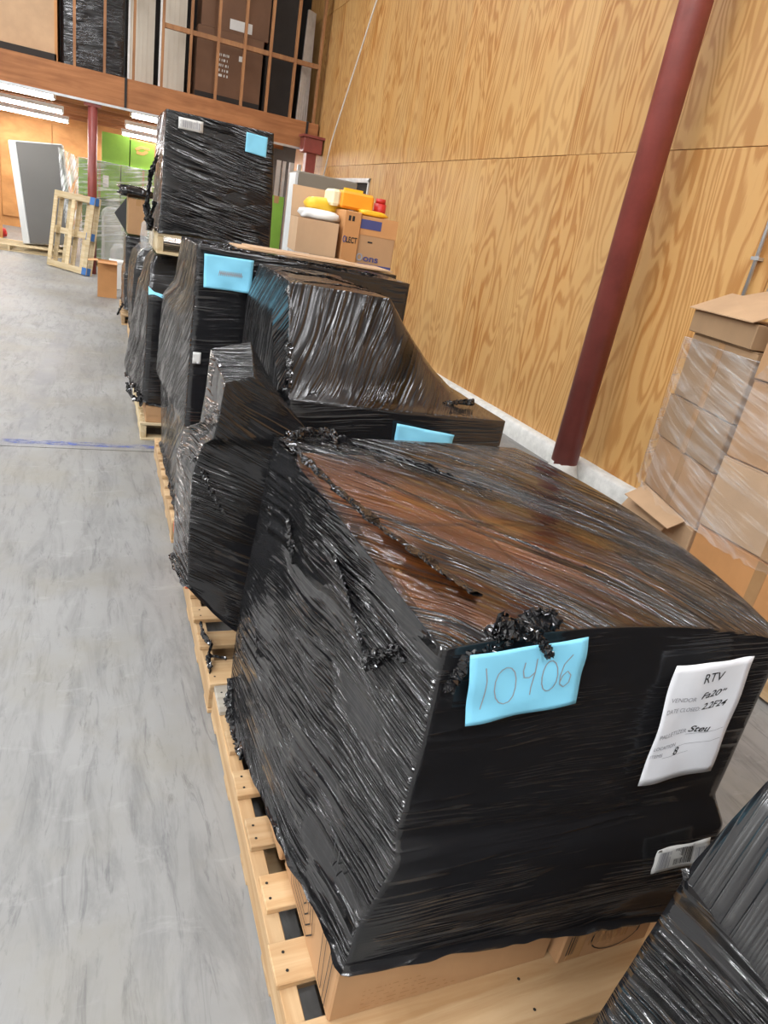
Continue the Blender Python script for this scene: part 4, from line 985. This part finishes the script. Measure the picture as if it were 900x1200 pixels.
wb = thing('white_crate', 'small pale crate on the floor behind the small open carton', 'crate', (.30, 12.2, 0)); b2('tray', -.14, .2, -.15, .15, 0, .40, m_label, wb, .01); b2('rim', -.15, .21, -.16, .16, .40, .43, m_whitepl, wb, .005)
# things at the far left edge
rd = lump('red_bag', .5, .3, .22, m_red, None, 12, (-2.15, 18.2, 0), .2); tag(rd, 'small red bag on the floor at the far left edge', 'bag')
bb = thing('blue_bench', 'blue topped low bench at the far left under the mezzanine', 'bench', (-2.9, 20.3, 0)); b2('top', -.7, .55, -.3, .3, .62, .72, m_bluepaint, bb)
for x in (-.6, .45):
    for y in (-.25, .2): b2('leg', x, x + .06, y, y + .06, 0, .62, m_white, bb)
ob = carton('leaning_board', 'tall orange wooden board leaning at the far left edge', -2.35, -1.88, 17.3, 17.36, 0, 2.0, m_orange, 'board', tape=False)
# taupe appliance with handle, right of the big black box
ta = thing('taupe_appliance', 'taupe grey appliance with rounded white handle behind the brown cartons', 'appliance', (1.91, 7.2, 0))
b2('body', -.19, .40, -.25, .0, .12, 1.96, m_taupe, ta, .01); b2('side_trim', -.215, -.19, -.25, .0, .12, 1.94, m_fridge_l, ta); b2('lower_panel', -.19, -.0, -.26, -.25, 1.15, 1.36, m_fridge_l, ta, .003)
b2('handle', -.135, -.045, -.275, -.25, 1.43, 1.68, m_whitepl, ta, .012); b2('foot_rail', -.2, .4, -.25, .0, 0, .12, m_dark, ta)
gb = carton('green_carton', 'narrow green carton standing right of the big raised black box', 1.60, 1.76, 7.6, 7.95, 0, 1.72, m_green, tape=True)
for i, (x, w) in enumerate(((2.93, .07), (3.03, .05), (3.16, .08), (3.30, .06))):
    o = obj('steel_stud', box(w, .05, 2.4, 0, m_steel), None, None, (x, 13.35, 0)); tag(o, 'pale steel stud standing upright under the beam near the maroon bracket column', 'stud', 'steel studs under the beam')
for i in range(3): b2('batten', 2.2 + .22 * i, 2.26 + .22 * i, 13.95, 14.0, 0, 2.6, m_orange); 
for i, o in enumerate([o for o in bpy.data.objects if o.name.startswith('batten')]): tag(o, 'orange timber batten standing under the beam behind the big black box', 'timber', 'orange battens under the beam')
ow = carton('orange_board', 'wide orange plywood board standing under the beam behind the big black box', 1.5, 2.9, 14.4, 14.45, 0, 2.65, m_orange, 'board', tape=False)

# ------------------------------------------------------------------ cartons in clear film by the wall, right
ax = math.atan2(-.3, 1)   # left stack is turned about 17 degrees
SL = Vector((2.80, 2.31, 0)); dl = Vector((.26, .72, 0)).normalized(); nl = Vector((dl.y, -dl.x, 0))
rz = math.atan2(dl.y, dl.x) - math.pi / 2
def stackbox(label, along0, along1, depth, z0, z1, org, d, nn, rz_, mat, off=0.0, tilt=(0, 0), name='carton', group='cartons stacked in clear film by the wall'):
    L = along1 - along0; mid = org + d * (along0 + along1) / 2 + nn * (depth / 2 + off)
    c = thing(name, label, 'box', (mid.x, mid.y, z0), rz_, group)
    b2('body', -depth / 2, depth / 2, -L / 2, L / 2, 0, z1 - z0 - .004, mat, c, .005)
    b2('tape', -depth / 2 - .0012, -depth / 2, -.03, .03, 0, z1 - z0 - .01, m_tape, c)
    b2('flap', -depth / 2, depth / 2, -L / 2, -.002, z1 - z0 - .004, z1 - z0, mat, c); b2('flap', -depth / 2, depth / 2, .002, L / 2, z1 - z0 - .004, z1 - z0, mat, c)
    return c
lv = [(.13, .46), (.465, .76), (.765, 1.01), (1.015, 1.36)]
nm = ['bottom', 'second from the bottom', 'third from the bottom', 'top wrapped']
for i, (a, b) in enumerate(lv):
    stackbox('grey brown carton in the left column of the film wrapped stack, %s' % nm[i], .0 + .01 * i, .72 - .015 * (i % 2), .30, a, b, SL, dl, nl, rz, [m_brn_light, m_brn, m_brn_grey, m_brn_grey][i], .01 * (i % 2))
SR = Vector((2.765, 2.28, 0)); dr_ = Vector((0, -1, 0)); nr = Vector((1, 0, 0))
lv2 = [(.13, .52), (.525, .88), (.885, 1.25), (1.255, 1.62)]
for i, (a, b) in enumerate(lv2):
    stackbox('brown carton in the right column of the film wrapped stack, %s' % nm[i], .02, .82 + .01 * i, .7, a, b, SR, dr_, nr, 0, [m_brn_orange, m_brn_light, m_brn, m_brn][i], -.01 * (i % 2))
pallet('pallet under the film wrapped cartons by the wall', 2.66, 1.35, w=.95, d=1.75, boards=9)
# sagging open carton on top of the left column, its flap folded up
tc = thing('crushed_carton', 'crushed open carton with raised flaps on top of the left wrapped column', 'box', (SL.x + dl.x * .36 + nl.x * .22, SL.y + dl.y * .36 + nl.y * .22, 1.365), rz, None)
b2('body', -.24, .26, -.30, .36, .0, .115, m_brn_grey, tc, .004); b2('inner_front', -.20, -.17, -.30, .30, .115, .12, m_brn_dark, tc)
o = obj('flap', mesh([(0, -.30, 0), (0, .37, -.0), (.20, .36, .105), (.20, -.28, .09), (0, -.30, .005), (0, .37, .005), (.20, .36, .11), (.20, -.28, .095)], [(0, 1, 2, 3), (4, 7, 6, 5), (0, 4, 5, 1), (1, 5, 6, 2), (2, 6, 7, 3), (3, 7, 4, 0)], m_brn_light), None, tc, (-.27, 0, .118))
o = obj('flap', mesh([(0, -.34, 0), (0, .30, .0), (.16, .28, .06), (.16, -.34, .09), (0, -.34, .005), (0, .30, .005), (.16, .28, .065), (.16, -.34, .095)], [(0, 1, 2, 3), (4, 7, 6, 5), (0, 4, 5, 1), (1, 5, 6, 2), (2, 6, 7, 3), (3, 7, 4, 0)], m_brn_light), None, tc, (-.07, 0, .21))
# loose cardboard flaps sticking out low on the left column
for i, (a0, a1, z, ln, tl) in enumerate(((.08, .62, .47, .12, 35), (.20, .70, .43, .16, 62))):
    p0 = SL + dl * a0 - nl * .012; p1 = SL + dl * a1 - nl * .012
    o = thing('cardboard_flap', ['torn cardboard flap sticking out low on the left wrapped column, upper one', 'torn cardboard flap sticking out low on the left wrapped column, lower one'][i], 'cardboard', (p0.x, p0.y, z))
    q = Vector((-nl.x * math.cos(F(tl)), -nl.y * math.cos(F(tl)), -math.sin(F(tl)))) * ln; e = p1 - p0; z_ = Vector((0, 0, .005))
    vs = [Vector((0, 0, 0)), e, e + q * 1.1, q * .8]; vs += [v + z_ for v in vs]
    obj('board', mesh(vs, [(0, 1, 2, 3), (4, 7, 6, 5), (0, 4, 5, 1), (1, 5, 6, 2), (2, 6, 7, 3), (3, 7, 4, 0)], m_brn_light), None, o)
cf = thing('clear_wrap', 'clear stretch film with bright creases around the stacked cartons by the wall', 'plastic film', (3.0, 2.3, .3))
A_ = SL + dl * .75 - nl * .02; B_ = SL + nl * (-.03) + dl * (-.0); C_ = SR + dr_ * .9 - nr * .03
def ring(z, k=0.0): return [(C_.x - k, C_.y, z), (C_.x + .8, C_.y, z), (A_.x + .45, A_.y + .05, z), (A_.x - k, A_.y + .0, z)]
wrap('film', [[(p[0] - 3.0, p[1] - 2.3, p[2] - .3) for p in r] for r in
     ([(C_.x, C_.y, z), (C_.x + .4, C_.y - .01, z), (C_.x + .75, C_.y, z), (C_.x + .75, 2.3, z), (A_.x + .55, A_.y - .02, z), (A_.x + .3, A_.y, z), (A_.x, A_.y, z), (B_.x + dd, B_.y, z)]
      for z, dd in ((.50, -.06), (.78, -.02), (1.0, -.03), (1.33, .0)))], cf, (c_film, c_film, c_film3), n=60, m=60, amp=.008, ang=(F(-8), 0, 0, F(10)), seed=95, hem=.03, rad=1)
bpy.context.view_layer.update()
